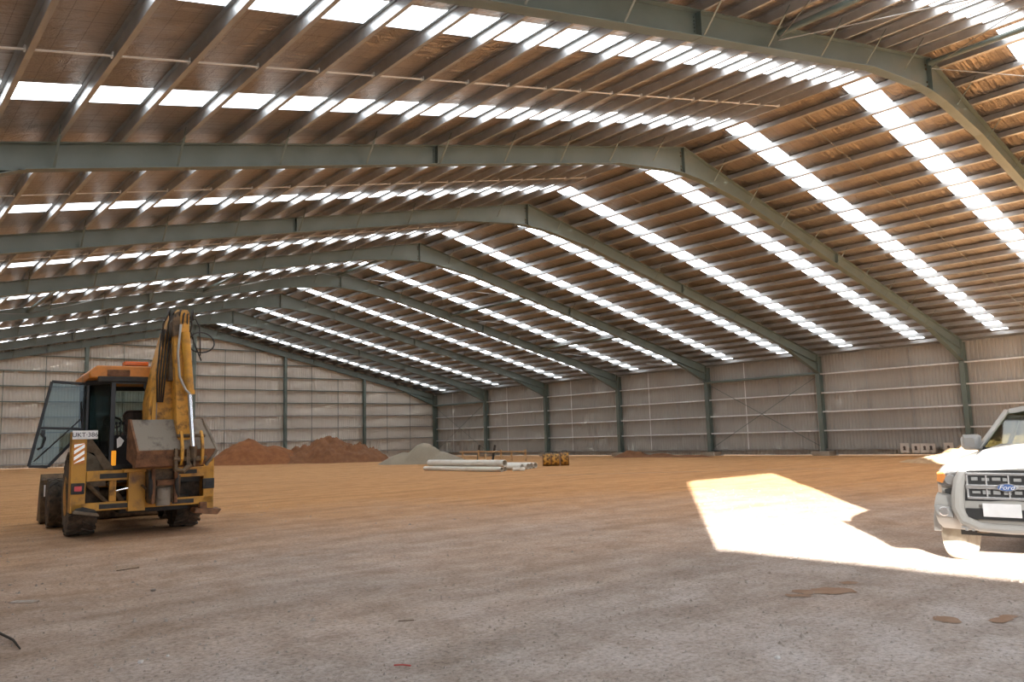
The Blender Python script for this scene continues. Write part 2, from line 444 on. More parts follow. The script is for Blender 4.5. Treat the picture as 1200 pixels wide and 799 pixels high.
# portal frames ----------------------------------------------------------
FW = .125
def beam(b, top, bot, y, ft=.02, wt=.014, flip=False):
    """I-section between polylines top and bot (lists of (x,z)) at plane y"""
    b.prism(top + bot[::-1], y-wt/2, y+wt/2)
    for line, s in ((top, -1), (bot, 1)):
        off = [(x, z+s*ft) for x, z in line]
        b.prism(line + off[::-1], y-FW, y+FW)
FRAME_DESC = ['against the far gable wall', 'one bay before the far gable', 'two bays before the far gable',
  'three bays before the far gable', 'fourth nearest fully in view', 'third nearest fully in view',
  'second nearest, its left rafter running level', 'nearest, crossing the top of the picture', 'at the near end, above the viewer']
bolt_mb = []
for k in range(NF+1):
    y = -S*k if k else -.02
    if k == NF: y = YN+.3
    t = thing('portal_frame', 'grey green steel portal frame '+FRAME_DESC[k], 'steel frame', (0, y, 0), 0, 'portal frames of the shed')
    for side in (-1, 1):
        b = MB()
        xs_t = [0, 3.2, 10.3, 19.2, W-.01]
        top = [(side*x, rz(side*x)) for x in xs_t]
        bot = [(0, 10.36), (side*.9, 10.32), (side*3.4, rz(side*3.4)-.53), (side*10.3, rz(side*10.3)-.5), (side*19.2, rz(side*19.2)-.5), (side*(W-.01), 4.92)]
        top2 = [(0, rz(0)), (side*.9, rz(side*.9))] + top[1:]
        beam(b, top2, bot, 0)
        # the haunch keeps the original rafter flange inside it
        b.prism([(side*19.2, rz(side*19.2)-.5), (side*(W-.01), rz(side*W)-.5), (side*(W-.01), rz(side*W)-.52), (side*19.2, rz(side*19.2)-.52)], -FW, FW)
        r = b.build('rafter', 'primer', t)
        # splice plates with bolts at 10.3 m
        sp = MB(); sp.box(side*10.3-.012, side*10.3+.012, -FW, FW, rz(side*10.3)-.505, rz(side*10.3)+.0)
        for j in range(6):
            for dx in (-.07, .07):
                z = rz(side*10.3)-.12-j*.065
                sp.box(side*10.3+dx-.01, side*10.3+dx+.01, -.03, .03, z-.01, z+.01)
        sp.build('splice_plate', 'primer', r)
        # column
        c = MB()
        x0, x1 = W, XS-.09
        c.box(side*(x0+.01), side*(x1-.01), -.008, .008, .3, rz(side*x1)-.02)
        c.box(side*x0, side*(x0+.02), -FW, FW, .3, rz(side*x0)-.02)
        c.box(side*(x1-.02), side*x1, -FW, FW, .3, rz(side*x1)-.02)
        c.box(side*x0, side*x1, -FW, FW, 4.9, 4.93)
        c.build('column', 'primer', t)
        MB().box(side*(x0-.08), side*(x1+.04), -.2, .2, .27, .3).build('base_plate', 'primer', t)
        # fly braces from bottom flange up to the purlins
        for j in range(1, 21, 2):
            xp = .62+1.067*j
            if xp > 18.9 and j % 2 == 0: continue
            if xp > 19.6: continue
            zb = rz(side*xp)-.5
            for sy in ((-1, 1) if k not in (0, NF) else ((-1,) if k == 0 else (1,))):
                fb = MB(); fb.bar((side*xp, sy*.10, zb+.03), (side*(xp+.0), sy*.62, rz(side*xp)+.16), .045, .008)
                fb.build('fly_brace', 'primer', t)
    MB().box(-.02, .02, -FW, FW, 10.36, rz(0)-.02).build('apex_stiffener', 'primer', t)
    ab = MB()
    for sx in (-1, 1):
        for z in (10.5, 10.62, 10.98, 11.1):
            ab.box(sx*.09-.02, sx*.09+.02, -.035, .035, z-.02, z+.02)
    ab.build('bolt_group', 'greasy', t)

# purlins -----------------------------------------------------------
for side in (-1, 1):
    for j in range(22):
        xp = .62+1.067*j
        if xp > 23.2: break
        sl_ = SL if side > 0 else SLL; z0 = rz(side*xp); z1 = uz(side*xp)
        b = MB(); tt = .008
        dx = side
        y0, y1 = YN-.3, .25
        # Z section: lower flange uphill, upper flange downhill
        b.prism([(dx*xp, z0+.005), (dx*(xp+tt), z0+.005), (dx*(xp+tt), z1-.002), (dx*xp, z1-.002)], y0, y1)
        b.prism([(dx*xp, z0+.005), (dx*(xp-.075), z0+.005+.075*sl_), (dx*(xp-.075), z0+.015+.075*sl_), (dx*xp, z0+.015)], y0, y1)
        b.prism([(dx*xp, z1-.012), (dx*(xp+.075), z1-.012-.075*sl_), (dx*(xp+.075), z1-.002-.075*sl_), (dx*xp, z1-.002)], y0, y1)
        o = b.build('roof_purlin', 'purlin')
        tag(o, 'galvanised roof purlin, %s down from the ridge on the %s slope' % (ORD[j], 'left' if side < 0 else 'right'), 'purlin', 'purlins of the %s slope' % ('left' if side < 0 else 'right'))
# bridging rows at mid bay
BAYN = ['bay next to the far gable', 'second bay from the gable', 'third bay from the gable', 'fourth bay from the gable',
        'fifth bay from the gable', 'sixth bay from the gable', 'seventh bay from the gable', 'bay over the viewer']
for k in range(NF):
    for side in (-1, 1):
        yb = -4.05-8*k
        b = MB()
        for j in range(21):
            xa = .64+1.067*j; xb = xa+1.04
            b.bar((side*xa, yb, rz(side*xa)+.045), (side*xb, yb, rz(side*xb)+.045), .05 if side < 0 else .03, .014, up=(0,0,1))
            b.box(min(side*xa, side*(xa+.02)), max(side*xa, side*(xa+.02)), yb-.045, yb+.045, rz(side*xa)+.02, rz(side*xa)+.09)
        tag(b.build('purlin_bridging', 'galv_lit' if side < 0 else 'galv'), 'thin bridging row down the %s roof slope, %s' % ('left' if side < 0 else 'right', BAYN[k]), 'bridging', 'bridging rows under the roof')  # left row paler: the light it catches is painted into its colour

# roof bracing tubes and rods -------------------------------------------
def strut(xa, k, name='roof_strut'):
    y0 = -8*k; y1 = -8*(k-1)
    s = -1 if xa < 0 else 1
    za = rz(xa)-.17
    tag(MB().tube([(xa, y0+.12, za), (xa, y1-.12, za)], .07, 10).build('roof_strut', 'primer', smooth='auto'),
        'round grey strut tube, %s, %s' % ({-15.3:'lowest on the left slope', -7.7:'upper on the left slope', -.15:'along the ridge', 7.7:'upper on the right slope', 15.3:'lowest on the right slope'}[xa], BAYN[k-1]), 'strut', 'roof strut tubes')
def rod(a, b, lab):
    tag(MB().tube([a, b], .012, 6).build('brace_rod', 'galv'), lab, 'rod', 'roof brace rods')
for k in (4, 8):
    for xa in (-15.3, -7.7, -.15, 7.7, 15.3):
        strut(xa, k)
    seq = [-22.8, -15.3, -7.7, 0, 7.7, 15.3, 22.8]
    for i in range(6):
        xa, xb = seq[i], seq[i+1]
        y0, y1 = -8*k+.1, -8*(k-1)-.1
        h = lambda x: rz(x)-.3
        side = 'left' if xa < 0 else 'right'
        q = {0: 'lowest', 1: 'middle', 2: 'topmost', 3: 'topmost', 4: 'middle', 5: 'lowest'}[i]
        rod((xa, y0, h(xa)), (xb, y1, h(xb)), 'thin steel brace rod, %s panel, %s slope, %s, first diagonal' % (q, side, BAYN[k-1]))
        rod((xa, y1, h(xa)), (xb, y0, h(xb)), 'thin steel brace rod, %s panel, %s slope, %s, second diagonal' % (q, side, BAYN[k-1]))

# girts on the side walls ----------------------------------------------
GZ = [.40, 1.50, 2.62, 3.74, 4.88]
def zgirt(b, x, sgn, y0, y1, z):
    b.box(x, x+sgn*.008, y0, y1, z-.09, z+.09)
for side, nm in ((1, 'right'), (-1, 'left')):
    for i, z in enumerate(GZ):
        b = MB()
        xi = side*(XS-.2); xo = side*XS
        x0, x1 = sorted((xi, xo))
        b.box(x0, x1, YN+.05, .1, z-.006, z+.006)
        b.box(min(xi, xi+side*.008), max(xi, xi+side*.008), YN+.05, .1, z-.07, z+.012)
        tag(b.build('wall_girt', 'galv_lit' if i else 'galv'), 'galvanised horizontal girt, %s from the ground along the %s side wall' % (ORD[i], nm), 'girt', '%s wall girts' % nm)  # upper girts paler, their highlight lines painted as colour
    b = MB()
    x0, x1 = sorted((side*(XS-.12), side*(XS-.02)))
    
# vertical girt bridging on the right wall, two per bay; pale ones paint daylight leaking at sheet laps
for k in range(NF):
    for q, f in ((0, .345), (1, .655)):
        y = -8*k-8*f
        b = MB().box(XS-.13, XS-.11, y-.02, y+.02, .42, 6.0)
        is_leak = (q == 0 and k in (0, 1, 2, 3, 4))  # strips painted pale as light leaks, not bridging
        tag(b.build('girt_bridging_and_leak', 'galv_lit' if is_leak else 'galv'), '%s vertical strip on the right wall, %s, %s' % ('pale light-leak' if is_leak else 'thin grey', 'farther one' if q == 0 else 'nearer one', BAYN[k]), 'bridging', 'vertical strips on the right wall')
# braced wall bays
for k in (1, 5):
    y0, y1 = -8*(k-1)-.1, -8*k+.1
    where = 'in the corner bay by the far gable' if k == 1 else 'in the fifth bay of the right wall'
    tag(MB().tube([(W+.1, y0, 4.88), (W+.1, y1, 4.88)], .085, 10).build('wall_strut', 'primer', smooth='auto'), 'dark green horizontal tube '+where, 'strut', 'right wall strut tubes')
    for a, c, w in ((.5, 4.75, 'falling towards the viewer'), (4.75, .5, 'rising towards the viewer')):
        tag(MB().tube([(W+.2, y0, c), (W+.2, y1, a)], .02, 6).build('wall_brace', 'primer'), 'slim diagonal wall brace %s %s' % (w, where), 'brace', 'right wall diagonal braces')
# concrete pads
for k in range(NF+1):
    for side, nm in ((1, 'right'), (-1, 'left')):
        b = MB().box(-.55, .55, -.55, .55, -.3, .27)
        o = b.build('concrete_footing', 'concrete', bevel=.03); o.location = (side*(XS-.25), -8*k if k < NF else YN+.6, gz(side*23, -8*k)*0)
        tag(o, 'square concrete footing, %s column of the frame %s' % (nm, FRAME_DESC[k]), 'footing', 'column footings')

# far gable posts, girts ------------------------------------------------
PX = [-15.35, -7.68, 0, 7.68, 15.35]
PN = ['leftmost, behind the left part of the machine', 'left of the ridge, behind the cab roof', 'under the ridge, behind the digging arm', 'between the two soil mounds', 'left of the gravel heap']
for x, d in zip(PX, PN):
    t = thing('gable_post', 'grey green gable post, '+d, 'post', (x, -.05, 0), 0, 'far gable posts')
    top = rz(x)-.5
    b = MB()
    b.box(-.008, .008, -.13, .13, .3, top); b.box(-.11, .11, -.14, -.12, .3, top); b.box(-.11, .11, .12, .14, .3, top)
    b.build('shaft', 'primer', t)
    MB().box(-.2, .2, -.2, .2, .24, .3).build('base_plate', 'primer', t)
for i in range(9):
    z = .78+1.085*i
    xm = min(XS-.1, (uz(0)-.35-z)/SL)
    b = MB()
    b.box(-xm, xm, .12, .27, z-.006, z+.006); b.box(-xm, xm, .12, .128, z-.07, z+.006)
    tag(b.build('gable_girt', 'primer' if i > 3 else 'galv'), 'horizontal girt across the far gable wall, %s from the ground' % ORD[i], 'girt', 'far gable girts')
allx = [-23.0]+PX+[23.0]
BN = ['leftmost bay, left of the machine', 'bay behind the open cab door', 'bay behind the digging arm', 'bay right of the ridge post', 'bay behind the larger soil mound', 'rightmost bay behind the gravel heap']
for i in range(6):
    for q in (1, 2):
        x = allx[i]+(allx[i+1]-allx[i])*q/3
        z1 = min(9.46, .78+1.085*int((uz(x)-.5-.78)/1.085))
        tag(MB().box(x-.022, x+.022, .15, .17, .5, z1).build('gable_bridging', 'primer'), 'thin vertical strip on the far gable, %s one, %s' % ('left' if q == 1 else 'right', BN[i]), 'bridging', 'vertical strips on the far gable')

# ------------------------------------------------------------------ added out of view to shape the sunlight
b = MB(); b.box(-23.9, -21.25, -78, -64.4, 0, 2.6)
for i in range(60):
    y = -77.9+i*.225; b.box(-21.25, -21.22, y, y+.11, .15, 2.45)
tag(b.build('sunblocker_container', 'sunblocker'), 'added unseen brown ribbed container outside the near doorway', 'sunblocker')  # unseen box added so its shadow edge bounds the sunlit ground
t = thing('sunblocker_cloth', 'dark sunblocker cloth banner, added unseen to dim sun on the parked car', 'sunblocker cloth', (-13.5, -62.45, 0))  # unseen cloth added to cut the sun on the car's front
MB().prism([(-1.6,1.30),(.55,.82),(1.8,.56),(1.8,1.30),(.55,1.56),(-1.6,2.04)], -.004, .004).build('cloth', 'cloth', t)  # sheet of the added unseen sunblocker
for x in (-1.6, 1.8): MB().tube([(x, 0, 2.03 if x < 0 else 1.29), (x, 0, rz(-13.5+x)-.02)], .006, 5).build('sunblocker_rope', 'blackpaint2', t)

# ------------------------------------------------------------------ mounds
def mound(name, cx, cy, peaks, mat, label, cat='soil mound', rough=.12, seed=0, res=.16, ext=None):
    """peaks: list of (dx,dy,h,rx,ry)"""
    bm = bmesh.new()
    xs = [p[0]+s*p[3]*1.15 for p in peaks for s in (-1, 1)]; ys = [p[1]+s*p[4]*1.15 for p in peaks for s in (-1, 1)]
    x0, x1, y0, y1 = min(xs), max(xs), min(ys), max(ys)
    nx = int((x1-x0)/res); ny = int((y1-y0)/res); G = {}
    for i in range(nx+1):
        for j in range(ny+1):
            x = x0+(x1-x0)*i/nx; y = y0+(y1-y0)*j/ny; h = 0
            wob = 1+.18*noise.noise(Vector((x*.5+seed, y*.5, seed)))
            for dx, dy, hh, rx, ry in peaks:
                d = sqrt(((x-dx)/rx)**2+((y-dy)/ry)**2)*wob
                if d < 1.05:
                    c = max(0, 1-d); v = hh*(c**1.0)*(1.12-.35*c)+0
                    h = max(h, v)
            if h > 0:
                h += rough*min(1, h)*(noise.fractal(Vector((x*1.6+seed, y*1.6, seed)), 1, 2.2, 4))
            G[i, j] = bm.verts.new((x, y, h-.06 + gz(cx+x, cy+y)))
    for i in range(nx):
        for j in range(ny):
            bm.faces.new([G[i,j], G[i+1,j], G[i+1,j+1], G[i,j+1]])
    # drop the flat skirt
    dead = [f for f in bm.faces if all(v.co.z-gz(cx+v.co.x, cy+v.co.y) < -.055 for v in f.verts)]
    bmesh.ops.delete(bm, geom=dead, context='FACES')
    me = bpy.data.meshes.new(name); bm.to_mesh(me); bm.free()
    for p in me.polygons: p.use_smooth = True
    o = bpy.data.objects.new(name, me); COL.objects.link(o); me.materials.append(M[mat]); o.location = (cx, cy, 0)
    return tag(o, label, cat)
mound('soil_mound', 2.7, -4.6, [(0,0,2.6,3.1,2.6), (1.7,-.6,1.9,3.0,2.4), (-.6,.5,2.2,2.6,2.3)], 'redsoil', 'smooth red brown soil mound right behind the yellow digging bucket', seed=3, rough=.15)
mound('soil_mound', 8.3, -6.6, [(0,0,2.75,3.2,2.8), (1.8,-1.2,1.9,3.2,2.4), (-1.8,.6,1.8,2.6,2.3), (.6,-.3,2.75,1.8,1.8)], 'brownsoil', 'broken darker clay mound in front of the far gable, right of the smooth one', seed=11, rough=.42)
mound('gravel_heap', 9.1, -18.3, [(0.1,-.3,1.95,2.0,1.9), (-.8,.7,1.15,1.9,1.7), (.9,-1.2,1.1,2.1,1.8)], 'gravel', 'pale grey gravel heap left of the white pipes', 'gravel heap', seed=5, rough=.05)
mound('soil_mound', 20.9, -27.0, [(0,0,.75,1.1,1.7), (.2,-2.4,.42,1.0,2.3), (0,-5.0,.28,.8,2.4)], 'brownsoil', 'low brown soil ridge at the foot of the right wall', seed=8, rough=.2)
mound('soil_mound', 18.7, -51.0, [(0,0,1.35,3.6,3.4), (-1.9,1.2,.55,3.4,2.6), (1.2,-1.5,1.5,2.6,2.5)], 'palesoil', 'pale lumpy heap of sunlit clay behind the parked car', seed=21, rough=.5)

# ------------------------------------------------------------------ pipes, stakes, barrels
pd = Vector((-.03, -1, 0)).normalized()
def pipe(x, y0, y1, z, r, lab):
    o = MB().pipe((x, y0, z), (x-.0, y1, z), r, r*.88, 20).build('drain_pipe', 'pvc', smooth='auto'); return tag(o, lab, 'pipe', 'white drain pipes')
# long ones lie towards the left, short ones end nearer the drums
def ppix(): pass
PIPES = [
 ((2.95,-28.3),(3.30,-34.2), .395, .165, 'long white drain pipe lying on top of the pile'),
 ((2.66,-28.3),(2.86,-34.5), .115, .115, 'thin white drain pipe on the soil along the front of the pile'),
 ((3.15,-28.4),(3.50,-34.0), .115, .115, 'thin white drain pipe hidden under the top pipe'),
 ((4.20,-28.6),(4.55,-34.05), .15, .15, 'white drain pipe with open end beside the pipe bends'),
 ((4.95,-28.6),(5.30,-33.65), .15, .15, 'white open drain pipe, third from the pile end nearest the drums'),
 ((5.45,-28.6),(5.80,-33.35), .15, .15, 'white open drain pipe, second from the pile end nearest the drums'),
 ((5.95,-28.6),(6.30,-33.10), .15, .15, 'white open drain pipe at the back, nearest the yellow drums'),
]
for a, c, z, r, lab in PIPES:
    tag(MB().pipe((a[0], a[1], z), (c[0], c[1], z), r, r*.9, 20).build('drain_pipe', 'pvc', smooth='auto'), lab, 'pipe', 'white drain pipes')
# short fittings at the pipe ends
for i, (x, y) in enumerate([(3.45,-34.6),(3.75,-34.8),(4.1,-34.7)]):
    o = MB().tube([(0,0,.09),(.18,-.08,.10),(.30,-.25,.12)], .09, 10).build('pipe_bend', 'pvc', smooth='auto'); o.location = (x, y, 0); o.rotation_euler = (0,0,i*1.7)
    tag(o, 'small white pipe bend on the soil at the ends of the white pipes, %s' % ['left one', 'middle one', 'right one'][i], 'pipe fitting', 'pipe fittings')
# timber profile fence behind the pipes
hx = [(13.8,-16.9), (13.95,-18.6), (14.0,-19.3), (14.15,-20.9), (14.25,-21.9), (14.35,-23.25)]
t = thing('timber_profile', 'low pine rail nailed on stakes behind the white pipes', 'timber rail', (hx[0][0], hx[0][1], 0))
for i, (x, y) in enumerate(hx):
    MB().box(x-hx[0][0]-.04, x-hx[0][0]+.04, y-hx[0][1]-.06, y-hx[0][1]+.06, -.1, (.72+.06*(i % 2)) if i != 2 else .5).build('stake', 'timber', t)
MB().bar((-.06, .25, .66), (hx[-1][0]-hx[0][0]-.06, hx[-1][1]-hx[0][1]-.2, .64), .03, .10).build('rail', 'timber', t)
for i, (x, y, dy) in enumerate([(15.2,-16.9,-.38), (15.0,-18.9,-.42)]):
    o = MB().box(-.05,.05,-.07,.07,-.1,1.15).build('steel_picket', 'blackpaint2'); o.location = (x, y, 0); o.rotation_euler = (-dy*-1.0, .0, 0)
    o.rotation_euler = (.30 if i else .22, 0, 0)
    tag(o, 'dark steel picket leaning in the ground, %s of two behind the timber rail' % ('left' if i == 0 else 'right'), 'picket', 'leaning pickets')
# drum shaped compaction wheels
def drum(x, y, z, lab, r=.33):
    t = thing('yellow_drum', lab, 'drum', (x, y, z), radians(-40.8), 'yellow drums beside the pipes')
    MB().lathe([(-.21, 0), (-.21, r*.92), (-.19, r), (-.10, r), (-.085, r*1.04), (-.07, r), (.07, r), (.085, r*1.04), (.10, r), (.19, r), (.21, r*.92), (.21, 0)], (0,0,0), (1,0,0), 28).build('drum_shell', 'drum', t, smooth='auto')
    for sx in (-.215, .215): MB().lathe([(-.012, 0), (-.012, r*.97), (.012, r*.97), (.012, 0)], (sx,0,0), (1,0,0), 24).build('rim', 'rust', t, smooth='auto')
    b = MB(); b.tube([(-.12,0,r), (-.12,0,r+.09), (.12,0,r+.09), (.12,0,r)], .022, 6); b.build('handle', 'blackpaint2', t)
drum(8.43, -31.7, .34, 'dirty yellow drum with dark handle, leftmost of three beside the pipes')
drum(8.78, -32.0, .34, 'dirty yellow drum with dark handle, middle of three beside the pipes')
drum(9.17, -32.34, .36, 'dirty yellow drum with dark handle, rightmost of three beside the pipes', .36)
# marker boards at the right wall
for (y, lab, sz) in [(-44.85, 'leftmost', .46), (-45.45, 'second from the left', .44), (-45.9, 'third from the left', .44), (-46.15, 'fourth, partly hidden behind its neighbour', .42), (-47.1, 'rightmost, standing apart', .46)]:
    t = thing('marker_board', 'small white board with dark mark, right wall, '+lab, 'board', (22.75 if 'fourth' not in lab else 22.95, y, .16), radians(0), 'white boards at the right wall')
    MB().box(-.02, .02, -sz/2, sz/2, 0, sz+.06).build('panel', 'whiteboard', t, bevel=.008)
    MB().prism([(-.08,.14),(.08,.14),(.05,.24),(.08,.33),(0,.38),(-.07,.32),(-.05,.24)], -.026, -.02, 'x').build('mark', 'darkmark', t)

# ------------------------------------------------------------------ ground litter
def patch(name, pts, mat, lab, cat):
    bm = bmesh.new(); cx = sum(p[0] for p in pts)/len(pts); cy = sum(p[1] for p in pts)/len(pts)
    c = bm.verts.new((0, 0, gz(cx, cy)+.006)); ring = []
    P = []
    for i in range(len(pts)):
        a = Vector(pts[i]); d = Vector(pts[(i+1) % len(pts)])
        for s in (0, .25, .5, .75):
            q = a.lerp(d, s); q += Vector((noise.noise(Vector((q.x*9, q.y*9, 1))), noise.noise(Vector((q.x*9, q.y*9, 7)))))*.05; P.append(q)
    for q in P: ring.append(bm.verts.new((q.x-cx, q.y-cy, gz(q.x, q.y)+.006)))
    for i in range(len(ring)): bm.faces.new([c, ring[i], ring[(i+1) % len(ring)]])
    me = bpy.data.meshes.new(name); bm.to_mesh(me); bm.free()
    o = bpy.data.objects.new(name, me); COL.objects.link(o); me.materials.append(M[mat]); o.location = (cx, cy, 0)
    return tag(o, lab, cat)
def oval(px, py, a, b, ang):
    return [(px+a*cos(t)*cos(ang)-b*sin(t)*sin(ang), py+a*cos(t)*sin(ang)+b*sin(t)*cos(ang)) for t in [i*pi/4 for i in range(8)]]
IR = -.71   # image-right direction on the ground
patch('damp_patch', oval(-13.70, -59.57, .25, .19, IR), 'wet', 'largest damp brown stain on the ground in front of the sunlit patch', 'stain')
patch('damp_patch', oval(-13.93, -59.38, .10, .12, IR), 'wet', 'damp stain touching the left end of the largest brown one', 'stain')
patch('damp_patch', oval(-14.13, -59.45, .13, .08, IR-.2), 'wet', 'small damp stain left of the largest brown one', 'stain')
patch('damp_patch', oval(-13.19, -59.50, .10, .09, IR), 'wet', 'tiny damp stain just beyond the largest brown one', 'stain')
patch('damp_patch', oval(-14.26, -60.86, .10, .14, IR), 'wet', 'damp stain at the lower right, left of the streak', 'stain')
patch('damp_patch', oval(-13.95, -61.20, .22, .07, -.1), 'wet', 'long damp streak at the lower right of the ground', 'stain')
patch('powder_spot', oval(-19.80, -53.42, .17, .10, IR), 'powder', 'white powder spot on the ground below the machine at left', 'powder')
tag(MB().bar((1.3,-39.2,.012), (9.2,-47.7,.012), .05, .012).build('ground_line', 'string'), 'thin pale straight line marked across the ground beyond the sunlit patch', 'line')
tag(MB().tube([(-20.45,-54.6,.02), (-20.28,-55.1,.04), (-20.22,-55.5,.03), (-20.22,-55.85,.015)], [.007,.012,.011,.006], 7).build('stick', 'stick', smooth=True), 'dark curved stick on the ground at the left edge', 'stick')
tag(MB().tube([(-18.30,-58.60,.02), (-18.26,-58.65,.025), (-18.22,-58.70,.02)], .006, 6).build('plastic_strip', 'redtwig'), 'small red strip on the ground near the bottom middle', 'scrap')
tag(MB().tube([(-17.5,-57.40,.015), (-17.45,-57.46,.02), (-17.38,-57.47,.015)], .005, 6).build('twig', 'twig'), 'thin brown twig on the ground above the red strip', 'twig')
tag(MB().tube([(-18.5,-51.95,.015), (-18.35,-52.0,.025), (-18.2,-51.9,.015)], .007, 6).build('twig', 'twig'), 'brown twig on the ground in front of the machine', 'twig')
def rock(x, y, s, mat, lab, name='stone'):
    bm = bmesh.new(); bmesh.ops.create_icosphere(bm, subdivisions=2, radius=s)
    for v in bm.verts:
        v.co *= 1+.3*noise.noise(v.co*(1.2/s)+Vector((x, y, 0))); v.co.z *= .65
    me = bpy.data.meshes.new(name); bm.to_mesh(me); bm.free()
    o = bpy.data.objects.new(name, me); COL.objects.link(o); me.materials.append(M[mat]); o.location = (x, y, gz(x, y)+s*.35)
    return tag(o, lab, 'stone')
rock(-19.61,-57.05,0.022,'stonewhite','white stone at the lower left of the ground, larger of the pale pair')
rock(-19.40,-57.02,0.014,'stonewhite','small white stone beside the larger pale one at lower left')
rock(-16.21,-60.45,0.022,'stonewhite','pale stone near the bottom of the ground below the damp stains')
rock(-18.0,-56.2,0.015,'stone','grey stone in the left foreground above the red strip')
rock(-18.58,-53.84,0.031,'stone','dark bluish stone on the ground between machine and viewer')
def pebbles():
    rnd = random.Random(4); bm = bmesh.new()
    for i in range(4200):
        u = rnd.random(); d = 3.2+20*u**1.7; a = radians(8)+radians(66)*rnd.random()
        x = -21.5+d*sin(a); y = -63.74+d*cos(a); s = rnd.uniform(.005, .016)*(1+(rnd.random() > .96)*.9)
        if x > -10.5 and y < -56: continue
        z = gz(x, y)+s*.25; ang = rnd.random()*6.28; e = rnd.uniform(.6, 1.3)
        top = bm.verts.new((x, y, z+s*.8)); ring = [bm.verts.new((x+s*cos(ang+k*1.2566)*e*rnd.uniform(.8,1.2), y+s*sin(ang+k*1.2566)*rnd.uniform(.8,1.2), z-s*.3)) for k in range(5)]
        for k in range(5): bm.faces.new([top, ring[k], ring[(k+1) % 5]])
    me = bpy.data.meshes.new('pebbles'); bm.to_mesh(me); bm.free()
    o = bpy.data.objects.new('pebbles', me); COL.objects.link(o); me.materials.append(M['stone'])
    tag(o, 'small loose stones scattered over the foreground ground', 'pebbles'); o['kind'] = 'stuff'
pebbles()

# ------------------------------------------------------------------ backhoe loader
def tyre(t, x, y, r, w, name, tread, rimr, rimmat, rot=0):
    """wheel centred at x,y with lugs"""
    c = (x, y, r)
    p = [(-w/2, rimr), (-w/2, r*.80), (-w*.46, r*.93), (-w*.36, r*.965), (w*.36, r*.965), (w*.46, r*.93), (w/2, r*.80), (w/2, rimr)]
    b = MB(); b.lathe(p, c, (1,0,0), 36)
    nl = tread
    for i in range(nl):
        for sd in (-1, 1):
            a = 2*pi*(i+(.5 if sd > 0 else 0))/nl
            def P(xx, ang, rr): return Vector((x+xx, y+cos(ang)*rr, r+sin(ang)*rr))
            a2 = a+.30*sd*1.0; q = []
            w0 = .055
            for rr in (r*.95, r):
                for xx, an in ((0, a-w0), (sd*w*.49, a+.26-w0), (sd*w*.49, a+.26+w0*1.2), (0, a+w0)):
                    q.append(P(xx, an, rr*(.985 if xx else 1)))
            b.hexa(q)
    o = b.build(name, 'rubber', t, smooth='auto')
    rb = MB(); rb.lathe([(-w*.5, rimr*1.02), (-w*.34, rimr*.92), (-w*.28, rimr*.45), (-w*.36, rimr*.38), (-w*.36, 0)], c, (1,0,0), 28)
    rb.lathe([(w*.5, rimr*1.02), (w*.34, rimr*.92), (w*.28, rimr*.45), (w*.28, 0)], c, (1,0,0), 28)
    rb.build('rim', rimmat, o, smooth='auto')
    hb = MB()
    for i in range(8):
        a = 2*pi*i/8; hb.box(x-w*.40, x-w*.34, y+cos(a)*rimr*.30-.02, y+cos(a)*rimr*.30+.02, r+sin(a)*rimr*.30-.02, r+sin(a)*rimr*.30+.02)
    hb.build('wheel_nuts', 'rust', o)
    return o
BH = thing('backhoe_loader', 'yellow backhoe loader seen from behind with raised arm and open cab door', 'backhoe', (-16.85, -46.4, 0), -radians(6))
tyre(BH, -.92, 0, .76, .50, 'rear_wheel', 22, .38, 'yellowdirty')
tyre(BH, 1.0, 0, .76, .50, 'rear_wheel', 22, .38, 'yellowdirty')
tyre(BH, -1.14, 2.2, .53, .34, 'front_wheel', 18, .27, 'yellowdirty')
tyre(BH, 1.14, 2.2, .53, .34, 'front_wheel', 18, .27, 'yellowdirty')
# mud caked stabiliser pads
b = MB(); b.prism([(-1.12,.58),(-.98,.60),(-.78,.54),(-.74,.46),(-1.12,.50)], -1.15, -.95)
pad = b.build('stabiliser_pad', 'blackpaint2', BH, bevel=.03)
MB().hexa([(-1.17,-1.3,.50),(-.72,-1.3,.42),(-.72,-.9,.42),(-1.17,-.9,.50),(-1.14,-1.25,.55),(-.74,-1.25,.47),(-.74,-.95,.48),(-1.14,-.95,.56)]).build('mud_cake', 'mud', pad, bevel=.02)
b = MB(); b.hexa([(.92,-1.35,.36),(1.36,-1.35,.30),(1.36,-.9,.30),(.92,-.9,.36),(.95,-1.3,.44),(1.45,-1.3,.40),(1.45,-.95,.42),(.95,-.95,.46)])
b.box(1.05,1.2,-1.18,-1.05,.4,.55)
pad = b.build('stabiliser_pad', 'rust', BH, bevel=.02)
# rear frame
def fr(nm, x0, x1, z0, z1, m='yellow', y0=-1.12, y1=-.98, bev=.008, par=None): return MB().box(x0, x1, y0, y1, z0, z1).build(nm, m, par or BH, bevel=bev)
ul = fr('stabiliser_housing', -1.20, -.95, .50, 1.98, y1=-.80)
ur = MB().prism([(1.13,.40),(1.33,.40),(1.33,1.42),(1.28,1.34),(1.2,1.30),(1.13,1.30)], -1.12, -.80).build('stabiliser_housing', 'yellow', BH, bevel=.008)
ub = fr('cross_beam', -.94, 1.32, 1.06, 1.25)
MB().box(-.72,-.26,-1.135,-1.11,1.10,1.19).build('wear_pad', 'blackpaint2', ub)
MB().box(.55,1.0,-1.135,-1.11,1.12,1.20).build('wear_pad', 'blackpaint2', ub)
lb = fr('cross_beam', -1.18, 1.31, .515, .665)
MB().box(-.72,-.10,-1.135,-1.11,.545,.63).build('wear_pad', 'blackpaint2', lb)
MB().box(.55,.95,-1.135,-1.11,.55,.63).build('wear_pad', 'blackpaint2', lb)
fr('frame_post', -.24, .06, .47, 1.24, y0=-1.18)
